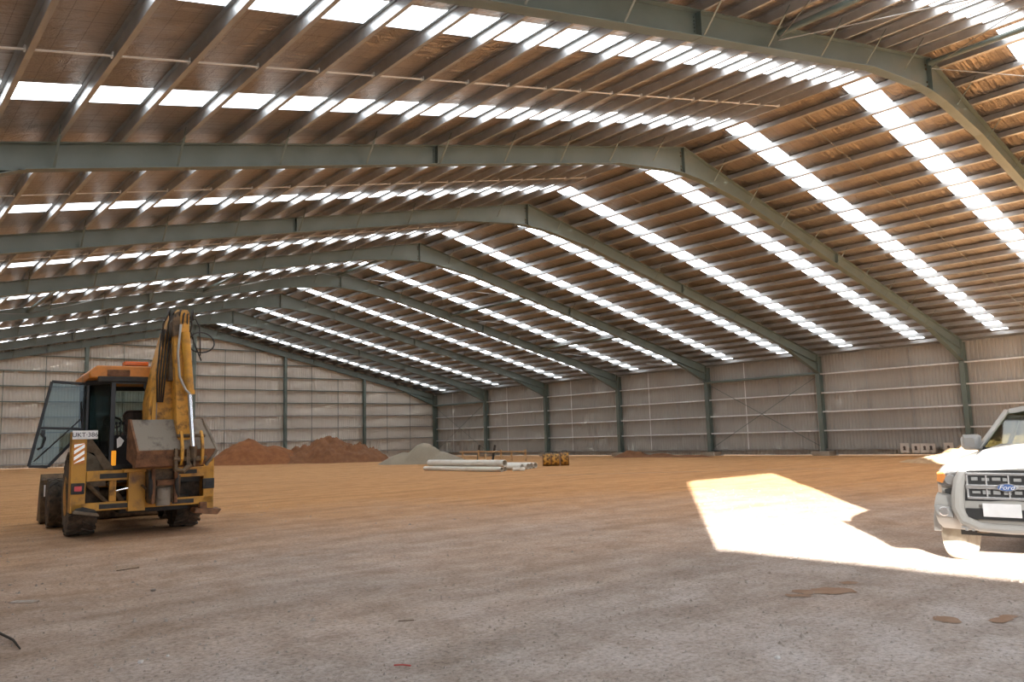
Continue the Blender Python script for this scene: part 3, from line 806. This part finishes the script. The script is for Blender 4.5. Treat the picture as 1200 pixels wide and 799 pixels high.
MB().box(-.34,.14,-1.3,-1.0,1.20,1.26).build('step_plate', 'yellow', BH, bevel=.008)
fr('frame_post', -.54, -.42, .6, 1.08, y0=-1.0, y1=-.92, m='yellowdirty')
MB().tube([(-.44,-1.1,.86),(-.16,-1.15,.92)], .02, 8).build('slide_rod', 'chrome', BH)
MB().box(-.35,.9,-.9,2.9,.42,.72).build('chassis', 'blackpaint2', BH, bevel=.02)
MB().tube([(-.9,0,.76),(.98,0,.76)], .13, 12).build('rear_axle', 'greasy', BH, smooth='auto')
MB().tube([(-1.0,2.2,.53),(1.0,2.2,.53)], .10, 12).build('front_axle', 'greasy', BH, smooth='auto')
# cross-brace inside rear frame (dark hydraulic gear)
b = MB(); b.tube([(-.9,-.95,1.0),(-.55,-.95,.62)], .04); b.tube([(-.55,-.95,1.02),(-.3,-.95,.64)], .045); b.tube([(.10,-1.25,.75),(.10,-1.25,1.1)], .06)
b.tube([(.62,-1.25,.7),(.62,-1.28,1.1)], .05); b.tube([(-.02,-1.25,.95),(.12,-1.32,.8),(.2,-1.3,.62)], .025)
b.build('hydraulic_lines', 'greasy', BH)
# plates and lamps
pl = MB().box(-1.20,-.78,-1.16,-1.15,1.84,2.0).build('number_plate', 'whiteplate', BH, bevel=.006)
text('plate_text', 'UKT·386', .115, (-.99, -1.163, 1.918), (pi/2, 0, 0), 'blackink', pl)
rf = MB().box(-1.165,-.985,-1.135,-1.12,1.39,1.77).build('reflector_panel', 'orange', BH)
b = MB()
for i in range(4):
    z = 1.34+i*.115
    pts = [(-1.16, z), (-.99, z+.12), (-.99, z+.18), (-1.16, z+.06)]
    pts = [(x, min(1.765, max(1.395, zz))) for x, zz in pts]
    if pts[1][1] - pts[0][1] > .01 or i: b.prism(pts, -1.14, -1.136)
ws = b.build('stripe', emis('retroreflective white glow', (.9,.88,.84), .35), rf); ws['label'] = 'white diagonal stripes'  # stripes are no lamp; their returned light is painted in as emission
for x in (-1.08, 1.22):
    z = .94 if x < 0 else .91
    h = MB().box(x-.11, x+.11, -1.17, -1.10, z-.10, z+.10).build('tail_lamp', 'blackpaint2', BH, bevel=.01)
    MB().box(x-.06, x+.06, -1.185, -1.17, z-.045, z+.045).build('lens', 'redlens' if x < 0 else 'panel', h)
# fender (left and right)
for sx in (-1, 1):
    b = MB()
    ring = []
    for i in range(9):
        a = radians(170-i*22); ring.append((cos(a)*.88, .78+sin(a)*.84))
    pts = ring + [(y*.955, .78+(z-.78)*.955) for y, z in ring[::-1]]
    x0, x1 = sorted((sx*.62+.04, sx*1.18+.04))
    b.prism([(y, max(z, .95)) for y, z in pts], x0, x1, 'x')
    b.build('fender', 'mud' if sx < 0 else 'blackpaint2', BH)
MB().prism([(-.93,1.88),(-.84,1.84),(-.48,1.32),(-.46,1.26),(-.62,1.26),(-.80,1.58),(-.95,1.62)], -.86, -.80).build('fender_skirt', 'mud', BH)
# cab
cabT = [(-.50,-.78),(.58,-.78),(.92,-.15),(.88,1.35),(-.82,1.35),(-.86,-.15)]
cab = MB()
cab.prism(cabT, 1.0, 1.32, 'z')
cabo = cab.build('cab_floor', 'panel', BH, bevel=.01)
for (x, y), w in zip(cabT, (.085,.085,.075,.07,.07,.075)):
    MB().bar((x, y, 1.25), (x*.985, y, 3.0), w, w, up=(0,1,0)).build('cab_pillar', 'blackpaint', BH, bevel=.008)
b = MB()
for i in range(6):
    (xa, ya), (xb, yb) = cabT[i], cabT[(i+1) % 6]
    b.bar((xa, ya, 2.95), (xb, yb, 2.95), .07, .09)
b.build('cab_top_rail', 'blackpaint', BH)
b = MB(); b.box(-.48,.56,-.80,-.76,1.27,1.34); b.build('rear_sill', 'blackpaint', BH)
def pane(a, c, z0, z1, nm, m, par=BH): return MB().hexa([(a[0],a[1],z0),(c[0],c[1],z0),(c[0],c[1]+.01,z0),(a[0],a[1]+.01,z0),(a[0],a[1],z1),(c[0],c[1],z1),(c[0],c[1]+.01,z1),(a[0],a[1]+.01,z1)]).build(nm, m, par)
pane(cabT[0], cabT[5], 1.35, 2.93, 'side_window', 'cabglassdark')
pane(cabT[1], cabT[2], 1.35, 2.93, 'side_window', 'cabglassdark')
pane(cabT[4], cabT[3], 1.75, 2.93, 'windscreen', 'cabglass')
MB().box(.88,.90,-.15,1.35,1.3,2.93).build('side_window', 'cabglass', BH)
# interior
MB().box(-.44,.54,-.45,-.40,1.3,1.92).build('rear_console', 'panel', BH, bevel=.02)
b = MB(); b.box(-.80,.85,1.20,1.33,1.3,1.82); b.build('dashboard', 'panel', BH, bevel=.02)
seat = MB().box(-.20,.30,-.28,.26,1.78,1.98).build('seat', 'seat', BH, bevel=.05)
b = MB(); b.loft([[(x, y, z) for x, y in ((-.20*s+.06,.14),(.26*s+.06,.14),(.26*s+.06,.30),(-.20*s+.06,.30))] for z, s in ((1.95,.9),(2.15,1.1),(2.33,1.12),(2.43,.85))]); b.build('seat_back', 'seat', seat, bevel=.04)
st = MB(); st.tube([(-.28+.17*cos(a), .75+.10*sin(a), 2.20+.12*sin(a)) for a in [i*pi/8 for i in range(17)]], .018, 6); st.tube([(-.28,.75,2.2),(-.28,.95,1.8)], .03); st.build('steering_wheel', 'blackpaint', BH)
b = MB()
for x in (-.36,-.30,-.24): b.tube([(x,-.5,1.9),(x-.02,-.52,2.12)], .012, 6); b.tube([(x-.02,-.52,2.12),(x-.02,-.52,2.17)], .025, 8)
b.build('control_levers', 'blackpaint', BH)
MB().prism([(-.36,1.88),(-.28,1.80),(-.33,1.70),(-.40,1.66),(-.41,1.83)], -.805, -.80).build('warning_sticker', 'whiteplate', BH)
am = MB().box(-.50,-.42,-.86,-.82,1.33,1.61).build('indicator_lamp', 'amber', BH, bevel=.01)
MB().prism([(-.92,3.0),(.96,3.0),(.96,3.12),(.88,3.25),(-.80,3.25),(-.93,3.12)], -.86, 1.5).build('cab_roof', 'orange', BH, bevel=.03)
MB().box(-.78,.80,-.90,-.80,2.93,3.04).build('roof_rear_lip', 'blackpaint2', BH, bevel=.02)
MB().box(-.62,-.22,-.89,-.86,3.05,3.17).build('roof_marker', 'rust', BH, bevel=.01)
b = MB(); b.box(-.25,.22,-.5,-.2,3.25,3.29); bb = b.build('beacon_base', 'blackpaint2', BH)
MB().box(-.27,.18,-.48,-.22,3.29,3.38).build('beacon_lens', 'beacon', bb, bevel=.02)
wl = MB().lathe([(0,.0),(0,.07),(.06,.09),(.09,.09),(.09,0)], (.12,-.78,2.86), (0,-1,0), 16).build('work_lamp', 'blackpaint', BH, smooth='auto')
MB().tube([(.3,-.7,2.95),(.22,-.9,2.78),(.3,-.92,2.5)], .012, 6).build('wiper_hose', 'blackpaint', BH)
# open door, swung out to the left; tilted like the cab side
D = lambda x, z, y=.05: (x, y+.02*(x+.85), z)
outer = [(-1.47,2.99),(-.87,2.95),(-.92,1.96),(-1.04,1.86),(-1.48,1.34),(-1.80,1.36)]
b = MB()
for i in range(len(outer)):
    a, c = outer[i], outer[(i+1) % len(outer)]
    b.bar(D(*a), D(*c), .055, .05, up=(0,1,0))
b.bar(D(-1.63,2.09), D(-.90,2.06), .05, .05, up=(0,1,0))
door = b.build('cab_door', 'blackpaint', BH, bevel=.008)
for pts in ([(-1.47,2.99),(-.87,2.95),(-.91,2.06),(-1.63,2.09)], [(-1.63,2.09),(-.91,2.06),(-.92,1.96),(-1.04,1.86),(-1.48,1.34),(-1.80,1.36)]):
    MB().prism(pts, .05, .058).build('door_glass', 'cabglass', door)
b = MB(); b.tube([D(-1.62,1.98,-.02), D(-1.55,1.9,-.08), D(-1.6,1.72,-.08), D(-1.66,1.68,-.02)], .02, 6); b.box(-1.62,-1.55,-.02,.04,1.93,2.05); b.build('door_handle', 'blackpaint', door)
MB().tube([D(-1.72,1.45,0), D(-.95,2.25,0)], .014, 6).build('gas_strut', 'blackpaint', door)
# bonnet and loader
MB().prism([(1.36,1.0),(1.36,1.80),(2.6,1.66),(3.0,1.55),(3.0,.75),(1.5,.75)], -.42, .50, 'x').build('engine_bonnet', 'yellow', BH, bevel=.03)
for sx in (-1, 1):
    x = sx*.74+.04
    MB().prism([(1.45,1.25),(1.75,1.42),(2.6,1.15),(3.35,.55),(3.25,.30),(2.5,.95),(1.7,1.2)], x-.06, x+.06, 'x').build('loader_arm', 'yellow', BH, bevel=.015)
    MB().tube([(x,1.8,1.1),(x,2.8,.75)], .045, 10).build('loader_cylinder', 'chrome', BH, smooth='auto')
b = MB()
prof = [(3.25,.06),(3.22,.55),(3.30,.98),(3.42,1.12),(3.50,1.10),(3.36,.92),(3.30,.5),(3.36,.12),(4.1,.06),(4.12,.02),(3.3,.02)]
b.prism(prof, -1.34, 1.28, 'x')
for x in (-1.36, 1.27):
    b.prism([(3.22,.04),(3.22,.55),(3.42,1.12),(3.75,.75),(4.12,.04)], x, x+.03, 'x')
lbk = b.build('loader_bucket', 'greasy', BH)
MB().box(-1.30,-1.27,3.19,3.21,.62,.88).build('level_indicator', 'whiteplate', BH)
# kingpost, boom, dipper
b = MB()
b.prism([(.08,.60),(.54,.60),(.56,.90),(.60,1.32),(.50,1.40),(.12,1.40),(.04,1.30),(.06,.90)], -1.45, -1.15)
kp = b.build('kingpost', 'greasy', BH, bevel=.02)
MB().lathe([(-.2,0),(-.2,.13),(.13,.13),(.13,0)], (.32,-1.46,.76), (0,0,1), 16).build('swing_pivot', 'bucketsteel', kp, smooth='auto')
b = MB(); b.box(.20,.60,-1.52,-1.44,.93,1.04); b.box(.1,.16,-1.55,-1.3,.6,1.3); b.box(.5,.56,-1.55,-1.3,.6,1.3); b.build('kingpost_cheeks', 'rust', kp, bevel=.01)
for x in (.10,.56): MB().tube([(x,-1.5,.70),(x-.02*1,-1.56,.95),(x,-1.45,1.2)], .04, 8).build('swing_hose', 'blackpaint2', kp, smooth=True)
def boxloft(nm, secs, m, par, bev=.012):
    """secs: (xl,xr,y0,y1,z)"""
    return MB().loft([[(a,c,z),(b_,c,z),(b_,d,z),(a,d,z)] for a, b_, c, d, z in secs]).build(nm, m, par, bevel=bev)
boom = boxloft('boom', [(.02,.52,-1.50,-1.05,1.25),(.0,.56,-1.52,-1.0,1.9),(.02,.58,-1.55,-.85,2.5),(.10,.60,-1.55,-.80,3.0),(.24,.60,-1.6,-.95,3.7),(.34,.60,-1.72,-1.2,4.20)], 'yellowdirty', BH)
MB().box(.10,.16,-1.56,-1.52,2.02,2.5).build('boom_lock_bar', 'bucketsteel', boom)
b = MB()
b.prism([(.05,1.9),(.13,1.9),(.13,2.62),(.08,2.62)], -1.60, -1.50); b.build('boom_side_plate', 'yellow', boom)
dip = boxloft('dipper', [(.48,.68,-1.92,-1.70,1.62),(.42,.66,-1.98,-1.66,2.2),(.38,.64,-2.02,-1.62,3.0),(.34,.62,-2.0,-1.58,3.7),(.38,.62,-1.95,-1.6,4.20),(.42,.60,-1.9,-1.65,4.26)], 'yellowdirty', BH)
MB().prism([(.33,3.72),(.45,3.78),(.44,4.22),(.36,4.18),(.30,4.0)], -2.02, -1.55).build('dipper_nose_plate', 'greasy', dip, bevel=.01)
MB().prism([(.30,2.9),(.40,2.9),(.44,3.9),(.36,3.95)], -1.80, -1.60).build('crowd_ram', 'greasy', dip, bevel=.01)
cy = MB().tube([(.53,-2.06,3.80),(.615,-2.12,2.66)], .082, 16).build('bucket_cylinder', 'yellow', BH, smooth='auto')
MB().tube([(.612,-2.118,2.70),(.618,-2.122,2.62)], .095, 16).build('cylinder_gland', 'yellow', cy, smooth='auto')
MB().tube([(.615,-2.12,2.64),(.69,-2.14,1.62)], .043, 14).build('piston_rod', 'chrome', cy, smooth='auto')
b = MB(); b.tube([(.45,-2.06,3.95),(.40,-2.1,3.4),(.43,-2.13,2.95),(.53,-2.2,2.70),(.60,-2.22,2.62)], .022, 8); b.build('cylinder_hose', 'cargrey', cy, smooth=True)
# hoses at the top
rnd = random.Random(3)
b = MB()
for i in range(7):
    x = .22+.07*i
    b.tube([(x-.03,-1.75,3.55+.06*(i % 3)),(x-.06+.015*i,-1.95,3.95),(x+.0,-2.02,4.12+.03*(i % 2)),(x+.05,-1.9,4.27-.04*(i % 3)),(x+.09,-1.75,4.1)], .017, 6)
for i in range(4):
    x = .20+.05*i
    b.tube([(x,-1.62,3.9),(x-.05,-1.72,3.5),(x-.08,-1.68,3.0),(x-.05-.02*i,-1.62,2.5)], .016, 6)
b.build('hydraulic_hose', 'blackpaint2', BH, smooth=True)
b = MB(); pts = []
for i in range(22):
    a = -.8+i*.31; pts.append((.90+.24*cos(a), -1.75+.04*sin(a*2), 3.66+.2*sin(a)))
b.tube([(.68,-1.75,4.05)]+[(.78,-1.75,4.12),(.86,-1.75,3.95),(.88,-1.75,3.4)], .012, 6)
b.tube(pts, .014, 6); b.tube([(.70,-1.75,3.85),(.78,-1.75,3.6),(.86,-1.75,3.40),(.9,-1.75,3.3)], .014, 6)
b.build('loose_hose', 'blackpaint', BH, smooth=True)
# bucket
cx_b = .42
def bsec(x, k): # profile (y,z)
    return [(x, -1.62, 2.17), (x, -1.70, 2.17), (x+.0, -2.04, 1.60), (x, -2.02, 1.55), (x, -1.92, 1.30), (x, -1.70, 1.27), (x, -1.45, 1.5), (x, -1.42, 1.85)]
b = MB()
secs = []
for x0s, x1s in ((-.33, -.27), ):
    pass
L_ = [(-.33,-1.62,2.17),(-.33,-1.70,2.17),(-.23,-2.04,1.60),(-.22,-2.0,1.58),(-.25,-1.5,1.50),(-.34,-1.45,1.85)]
R_ = [(.95,-1.62,2.17),(.95,-1.70,2.17),(1.12,-2.04,1.60),(1.14,-2.0,1.58),(1.05,-1.5,1.50),(.98,-1.45,1.85)]
b.loft([L_, R_])
bk = b.build('bucket', 'bucketsteel', BH, bevel=.01)
b = MB(); b.loft([[(-.25,-2.06,1.60),(-.27,-1.98,1.30),(-.25,-1.6,1.26),(-.25,-1.55,1.55)], [(1.17,-2.06,1.60),(.92,-1.98,1.30),(.90,-1.6,1.26),(1.15,-1.55,1.55)]])
b.build('bucket_lip', 'rust', bk, bevel=.012)
for x, xb, s_ in ((-.34, -.25, -1), (.95, 1.14, 1)):
    b = MB(); xo = .035
    q = [(x,-1.58,2.18),(x,-1.74,2.18),(xb,-2.08,1.57),((xb*.85 if s_ > 0 else xb),-1.95,1.28),(x,-1.50,1.45)]
    b.loft([q, [(xx+xo, yy, zz) for xx, yy, zz in q]])
    b.build('bucket_cheek', 'rust' if s_ < 0 else 'bucketsteel', bk)
for x, w, o_ in ((.50,.05,0),(.86,.05,.0)):
    b = MB()
    crv = [(-2.02,1.95),(-2.14,1.82),(-2.20,1.62),(-2.18,1.42),(-2.06,1.30),(-2.0,1.34),(-2.08,1.50),(-2.10,1.66),(-2.05,1.80),(-1.96,1.88)]
    b.prism(crv, x-w/2-.0, x+w/2, 'x'); b.build('tipping_link', 'yellowdirty', BH, bevel=.01)
b = MB()
b.tube([(.36,-2.1,1.42),(.95,-2.1,1.42)], .05, 10); b.tube([(.42,-2.06,1.85),(.92,-2.06,1.85)], .035, 10); b.tube([(.69,-2.14,1.66),(.70,-2.12,1.45)], .07, 10)
b.box(.58,.64,-2.16,-1.9,1.22,1.6); b.box(.70,.74,-2.16,-1.9,1.28,1.6); b.box(.38,.43,-2.14,-1.95,1.2,1.62)
b.tube([(.40,-2.1,1.24),(.52,-2.16,1.2),(.66,-2.1,1.32)], .05, 8)
b.build('link_pins', 'greasy', BH)
# ladder/handrail
b = MB(); b.tube([(-.92,.1,1.95),(-.95,-.02,2.6)], .012, 6); b.build('grab_rail', 'blackpaint', BH)

# ------------------------------------------------------------------ parked car (front left part in view)
az = radians(88)
Bv = Vector((sin(az), cos(az), 0)); Rv = Vector((cos(az), -sin(az), 0))
CO = Vector((-11.70, -60.64, 0)) - .01*Rv
CAR = thing('car', 'dusty silver white four wheel drive parked nose towards the viewer at right', 'car', CO, 0)
CAR.rotation_euler = (0, 0, atan2(Rv.y, Rv.x))
# local: x = image right, y = towards car rear, z up
def half(pts, sgn=1): return pts
def xsec(y, hw, zlo, zmid, ztop, crown, tuck=.05):
    """closed ring across the car at depth y"""
    pts = [(-hw+tuck, zlo), (-hw, zlo+.12), (-hw, zmid), (-hw+.03, ztop-.05), (-hw+.12, ztop), (-hw*.5, ztop+crown*.8), (0, ztop+crown)]
    pts = pts + [(-x, z) for x, z in pts[-2::-1]]
    return [(x, y, z) for x, z in pts]
b = MB()
b.loft([xsec(.16,.74,.62,1.00,1.10,.03), xsec(.30,.83,.56,1.02,1.16,.04), xsec(.55,.87,.50,1.05,1.20,.05), xsec(1.0,.89,.50,1.08,1.24,.06), xsec(1.9,.90,.42,1.10,1.30,.06), xsec(2.2,.90,.40,1.10,1.30,.05),
        xsec(4.6,.90,.42,1.10,1.28,.04), xsec(4.95,.86,.5,1.05,1.2,.03)])
body = b.build('body', 'carpaint', CAR, smooth='auto')
# hood power bulge line
b = MB(); b.loft([[(-.52,.20,1.115),(.52,.20,1.115),(.50,.20,1.15),(-.50,.20,1.15)], [(-.58,1.0,1.26),(.58,1.0,1.26),(.52,1.0,1.315),(-.52,1.0,1.315)], [(-.62,1.85,1.32),(.62,1.85,1.32),(.56,1.85,1.37),(-.56,1.85,1.37)]])
b.build('bonnet', 'carpaint', CAR, smooth='auto', bevel=.02)
# cabin: pillars, roof, glass
roofr = [(-.58,2.42,1.76),(.58,2.42,1.76),(.60,4.3,1.80),(-.60,4.3,1.80)]
b = MB()
b.loft([[(-.60,2.35,1.755),(-.3,2.28,1.80),(0,2.26,1.815),(.3,2.28,1.80),(.60,2.35,1.755),(.57,2.40,1.83),(.3,2.36,1.875),(0,2.34,1.885),(-.3,2.36,1.875),(-.57,2.40,1.83)],
        [(-.64,3.3,1.79),(-.3,3.3,1.83),(0,3.3,1.84),(.3,3.3,1.83),(.64,3.3,1.79),(.60,3.3,1.88),(.3,3.3,1.92),(0,3.3,1.93),(-.3,3.3,1.92),(-.60,3.3,1.88)],
        [(-.62,4.5,1.74),(-.3,4.5,1.78),(0,4.5,1.79),(.3,4.5,1.78),(.62,4.5,1.74),(.58,4.5,1.83),(.3,4.5,1.87),(0,4.5,1.88),(-.3,4.5,1.87),(-.58,4.5,1.83)]])
b.build('roof', 'carpaint', CAR, smooth='auto')
for s in (-1, 1):
    MB().bar((s*.80,1.78,1.30), (s*.59,2.38,1.80), .07, .06, up=(1,0,0)).build('windscreen_pillar', 'carpaint', CAR, bevel=.015)
    MB().bar((s*.86,3.2,1.25), (s*.63,3.2,1.82), .08, .05).build('door_pillar', 'carpaint', CAR, bevel=.015)
    MB().bar((s*.86,4.75,1.25), (s*.61,4.45,1.80), .10, .06).build('rear_pillar', 'carpaint', CAR, bevel=.015)
MB().hexa([(-.77,1.80,1.31),(.77,1.80,1.31),(.77,1.81,1.31),(-.77,1.81,1.31),(-.57,2.37,1.79),(.57,2.37,1.79),(.57,2.38,1.79),(-.57,2.38,1.79)]).build('windscreen', 'windscreen', CAR)
for s in (-1, 1):
    MB().hexa([(s*.85,1.9,1.29),(s*.86,4.7,1.27),(s*.87,4.7,1.27),(s*.86,1.9,1.29),(s*.61,2.42,1.78),(s*.61,4.4,1.78),(s*.62,4.4,1.78),(s*.62,2.42,1.78)]).build('side_window', 'windscreen', CAR)
MB().hexa([(-.8,4.78,1.27),(.8,4.78,1.27),(.8,4.79,1.27),(-.8,4.79,1.27),(-.58,4.48,1.76),(.58,4.48,1.76),(.58,4.49,1.76),(-.58,4.49,1.76)]).build('rear_window', 'windscreen', CAR)
MB().bar((-.74,1.79,1.315), (.74,1.79,1.315), .05, .03).build('wiper_cowl', 'cardark', CAR)
for s in (-1, 1):
    st_ = MB().box(s*.38-.25, s*.38+.25, 2.6, 3.1, .9, 1.12).build('seat', 'carseat', CAR, bevel=.05)
    MB().loft([[(s*.38-.24*k, y, z), (s*.38+.24*k, y, z), (s*.38+.24*k, y+.14, z), (s*.38-.24*k, y+.14, z)] for y, z, k in ((2.98,1.05,1),(3.06,1.35,1),(3.12,1.55,.7),(3.13,1.58,.5),(3.14,1.72,.45))]).build('seat_back', 'carseat', st_, bevel=.04)
MB().box(-.78,.78,1.9,2.25,1.15,1.33).build('dashboard', 'cardark', CAR, bevel=.05)
stw = MB(); stw.tube([(.38+.18*cos(a), 2.38+.05*sin(a), 1.35+.16*sin(a)) for a in [i*pi/8 for i in range(17)]], .015, 6); stw.build('steering_wheel', 'cardark', CAR)
# bumper and nose
b = MB()
def nose(y0, hw, z0, z1, lean=0):
    return [(-hw, y0+.30, z0), (-hw*.93, y0+.12, z0), (-hw*.6, y0+.02, z0), (0, y0, z0), (hw*.6, y0+.02, z0), (hw*.93, y0+.12, z0), (hw, y0+.30, z0)]
ring = lambda z, inset, hw: [(x, y+inset, z) for x, y, _ in nose(0, hw, 0, 0)] + [(hw, .7, z), (-hw, .7, z)]
b.loft([ring(.44,.10,.84), ring(.50,.04,.87), ring(.60,.0,.885), ring(.72,.0,.885), ring(.80,.03,.875), ring(.84,.06,.86)])
bump = b.build('front_bumper', 'carpaint', CAR, smooth='auto')
# U-shaped frame rising beside the grille
b = MB()
for s in (-1, 1):
    path = [(s*.30,-.035,.50),(s*.46,-.02,.56),(s*.53,.0,.70),(s*.52,.01,.86),(s*.50,.03,1.0),(s*.46,.06,1.10),(s*.40,.10,1.15)]
    b.tube(path, [.05,.065,.07,.07,.065,.055,.04], 10)
b.tube([(-.42,.09,1.145),(0,.06,1.155),(.42,.09,1.145)], .045, 10)
b.tube([(-.32,-.035,.50),(0,-.045,.49),(.32,-.035,.50)], .05, 10)
b.build('grille_surround', 'carpaint', CAR, smooth='auto')
b = MB(); b.box(-.46,.46,.03,.10,.78,1.12); gr = b.build('grille', 'cardark', CAR)
b = MB()
b.box(-.43,.43,-.015,.05,.915,.965); b.box(-.42,.42,.0,.05,1.065,1.095); b.box(-.42,.42,-.01,.05,.80,.83)
for x in (-.425,.405): b.box(x, x+.02, .0, .05, .80, 1.09)
for x in (-.22, 0.0, .22): b.box(x-.008, x+.008, .0, .05, .80, 1.09)
b.build('grille_bars', 'carchrome', gr, bevel=.006)
b = MB()
rg = random.Random(2)
for x in [(-.37+.105*i) for i in range(8)]:
    for z in (.855, 1.0): b.box(x, x+.06+.02*rg.random(), .012, .03, z+.01*rg.random(), z+.035+.015*rg.random())
b.build('grille_sun_patches', 'cargrey', gr)  # pale chips stand for sun patches falling between the grille slats
# badge
bm_ = MB(); bm_.lathe([(0,0),(0,.098),(.012,.105),(.02,.098),(.02,0)], (0,0,0), (0,-1,0), 32)
bd = bm_.build('badge', 'carchrome', CAR, smooth='auto'); bd.scale = (1,1,.42); bd.location = (-.01,-.02,.94)
bm_ = MB(); bm_.lathe([(0,0),(0,.086),(.006,.084),(.006,0)], (0,-.02,0), (0,-1,0), 32); bb = bm_.build('badge_field', 'blue', bd, smooth='auto')
tx = text('badge_text', 'Ford', .075, (0,-.029,0), (pi/2,0,0), 'whiteplate', bd, .001, .35); tx.scale = (1.05, 2.2, 1)
# headlights, fog lamps, vents
for s in (-1, 1):
    pts = [(-.76,.96),(-.74,1.09),(-.66,1.13),(-.52,1.10),(-.53,.93),(-.66,.925)]
    pts = [(s*x, z) for x, z in pts]
    hl = MB().prism(pts, .09, .30).build('headlight', 'lampbowl', CAR, bevel=.01)
    MB().prism([(s*(abs(x)-.0), z) for x, z in pts], .075, .085).build('headlight_glass', 'lampglass', hl)
    MB().prism([(s*.755,.99),(s*.745,1.09),(s*.68,1.12),(s*.66,1.03),(s*.70,.97)], .068, .09).build('indicator_lens', 'indicator', hl)
    MB().lathe([(0,.0),(0,.05),(.02,.06),(.03,.055),(.03,0)], (s*.61,.09,1.01), (0,-1,0), 20).build('lamp_bowl', 'carchrome', hl, smooth='auto')
    fg = MB().prism([(s*.80,.72),(s*.79,.66),(s*.76,.60),(s*.60,.58),(s*.60,.66),(s*.62,.71)], -.005+.03, .14).build('fog_lamp_housing', 'cargrey', CAR, bevel=.01)
    MB().lathe([(0,0),(0,.05),(.012,.055),(.02,.045),(.02,0)], (s*.69,.03,.65), (0,-1,0), 20).build('fog_lamp', 'lampbowl', fg, smooth='auto')
    MB().prism([(s*.57,.93),(s*.66,.90),(s*.66,.86),(s*.58,.84)], .02, .1).build('bumper_gap', 'cardark', CAR)
b = MB(); b.box(-.44,.44,-.035,.05,.585,.70); b.build('lower_intake', 'cardark', CAR)
b = MB()
for i in range(5): b.box(-.32,.44,-.045,-.03,.50+.012*i,.504+.012*i)
b.box(-.5,.5,-.04,.0,.475,.50)
for i in range(14): b.box(-.46+i*.07,-.44+i*.07,-.05,.02,.452,.476)
b.build('skid_trim', 'cargrey', CAR)
MB().box(-.255,.12,-.075,-.065,.62,.765).build('number_plate', 'whiteplate', CAR, bevel=.01)
# wheel arches and wheels
for s in (-1, 1):
    for yw in (.85, 3.95):
        pts = []
        for i in range(13):
            a = pi*i/12; pts.append((yw+cos(a)*.50, .38+sin(a)*.50))
        pts += [(yw-.44, .38)] + [(yw+cos(pi-pi*i/12)*.43, .38+sin(pi-pi*i/12)*.43) for i in range(13)]
        x0, x1 = sorted((s*.86, s*.94))
        MB().prism(pts, x0, x1, 'x').build('wheel_arch', 'carpaint', CAR, bevel=.01)
        xw = s*.80
        c = (xw, yw, .375)
        w = MB().lathe([(-.125,.24),(-.125,.31),(-.11,.355),(-.07,.372),(.07,.372),(.11,.355),(.125,.31),(.125,.24)], c, (1,0,0), 36).build('wheel', 'tyre', CAR, smooth='auto')
        r_ = MB(); r_.lathe([(-.10,0),(-.10,.22),(-.125,.245),(.125,.245),(.09,.22),(.07,0)], c, (1,0,0), 30)
        for i in range(6):
            a = i*pi/3; r_.bar((xw+s*.11, yw, .375), (xw+s*.11, yw+cos(a)*.22, .375+sin(a)*.22), .05, .03, up=(1,0,0))
        r_.build('rim', 'carchrome', w, smooth='auto')
# mirrors
for s in (-1, 1):
    b = MB()
    def mring(y, k): return [(s*(.88+(dx-.0)*k), y, 1.40+dz*k) for dx, dz in ((-.10,-.08),(-.08,-.10),(.08,-.10),(.115,-.06),(.12,.05),(.09,.095),(-.06,.10),(-.10,.07))]
    b.loft([mring(1.70,.6), mring(1.74,1.0), mring(1.84,1.05), mring(1.86,.95)])
    mr = b.build('wing_mirror', 'carchrome' if 0 else 'cargrey', CAR, smooth='auto')
    MB().bar((s*.80,1.82,1.33), (s*.72,1.85,1.30), .05, .05).build('mirror_arm', 'cardark', mr)
MB().box(-.7,.7,.5,4.6,.34,.5).build('chassis', 'cardark', CAR)
for s in (-1, 1):
    MB().bar((s*.35,.3,.42),(s*.7,.85,.36),.06,.05).build('suspension_arm', 'mud', CAR)

# ------------------------------------------------------------------ light
w = bpy.data.worlds.new('World'); SC.world = w; w.use_nodes = True
bg = w.node_tree.nodes['Background']; bg.inputs[0].default_value = (.78, .88, 1.0, 1); bg.inputs[1].default_value = 2.6
sun = bpy.data.lights.new('sun', 'SUN'); so = bpy.data.objects.new('sun', sun); COL.objects.link(so)
sun.energy = 60; sun.angle = radians(.53); sun.color = (1, .97, .92)
E_ = .22
d = Vector((.784, .62, -E_)).normalized()
so.rotation_euler = d.to_track_quat('-Z', 'Y').to_euler(); so.location = (-40, -90, 20)

# ------------------------------------------------------------------ camera
cam = bpy.data.cameras.new('camera'); co = bpy.data.objects.new('camera', cam); COL.objects.link(co); SC.camera = co
yaw, pitch, roll = 0.7121, 0.1212, -0.0297
fw = Vector((sin(yaw)*cos(pitch), cos(yaw)*cos(pitch), sin(pitch))); rt = Vector((cos(yaw), -sin(yaw), 0)); up = rt.cross(fw)
r2 = rt*cos(roll)+up*sin(roll); u2 = -rt*sin(roll)+up*cos(roll)
co.matrix_world = Matrix(((r2.x, u2.x, -fw.x, -21.509), (r2.y, u2.y, -fw.y, -63.744), (r2.z, u2.z, -fw.z, 1.65), (0, 0, 0, 1)))
cam.sensor_width = 36; cam.lens = 921.9/1200*36; cam.clip_start = .05; cam.clip_end = 400
SC.view_settings.view_transform = 'Standard'; SC.view_settings.look = 'None'; SC.view_settings.exposure = 0
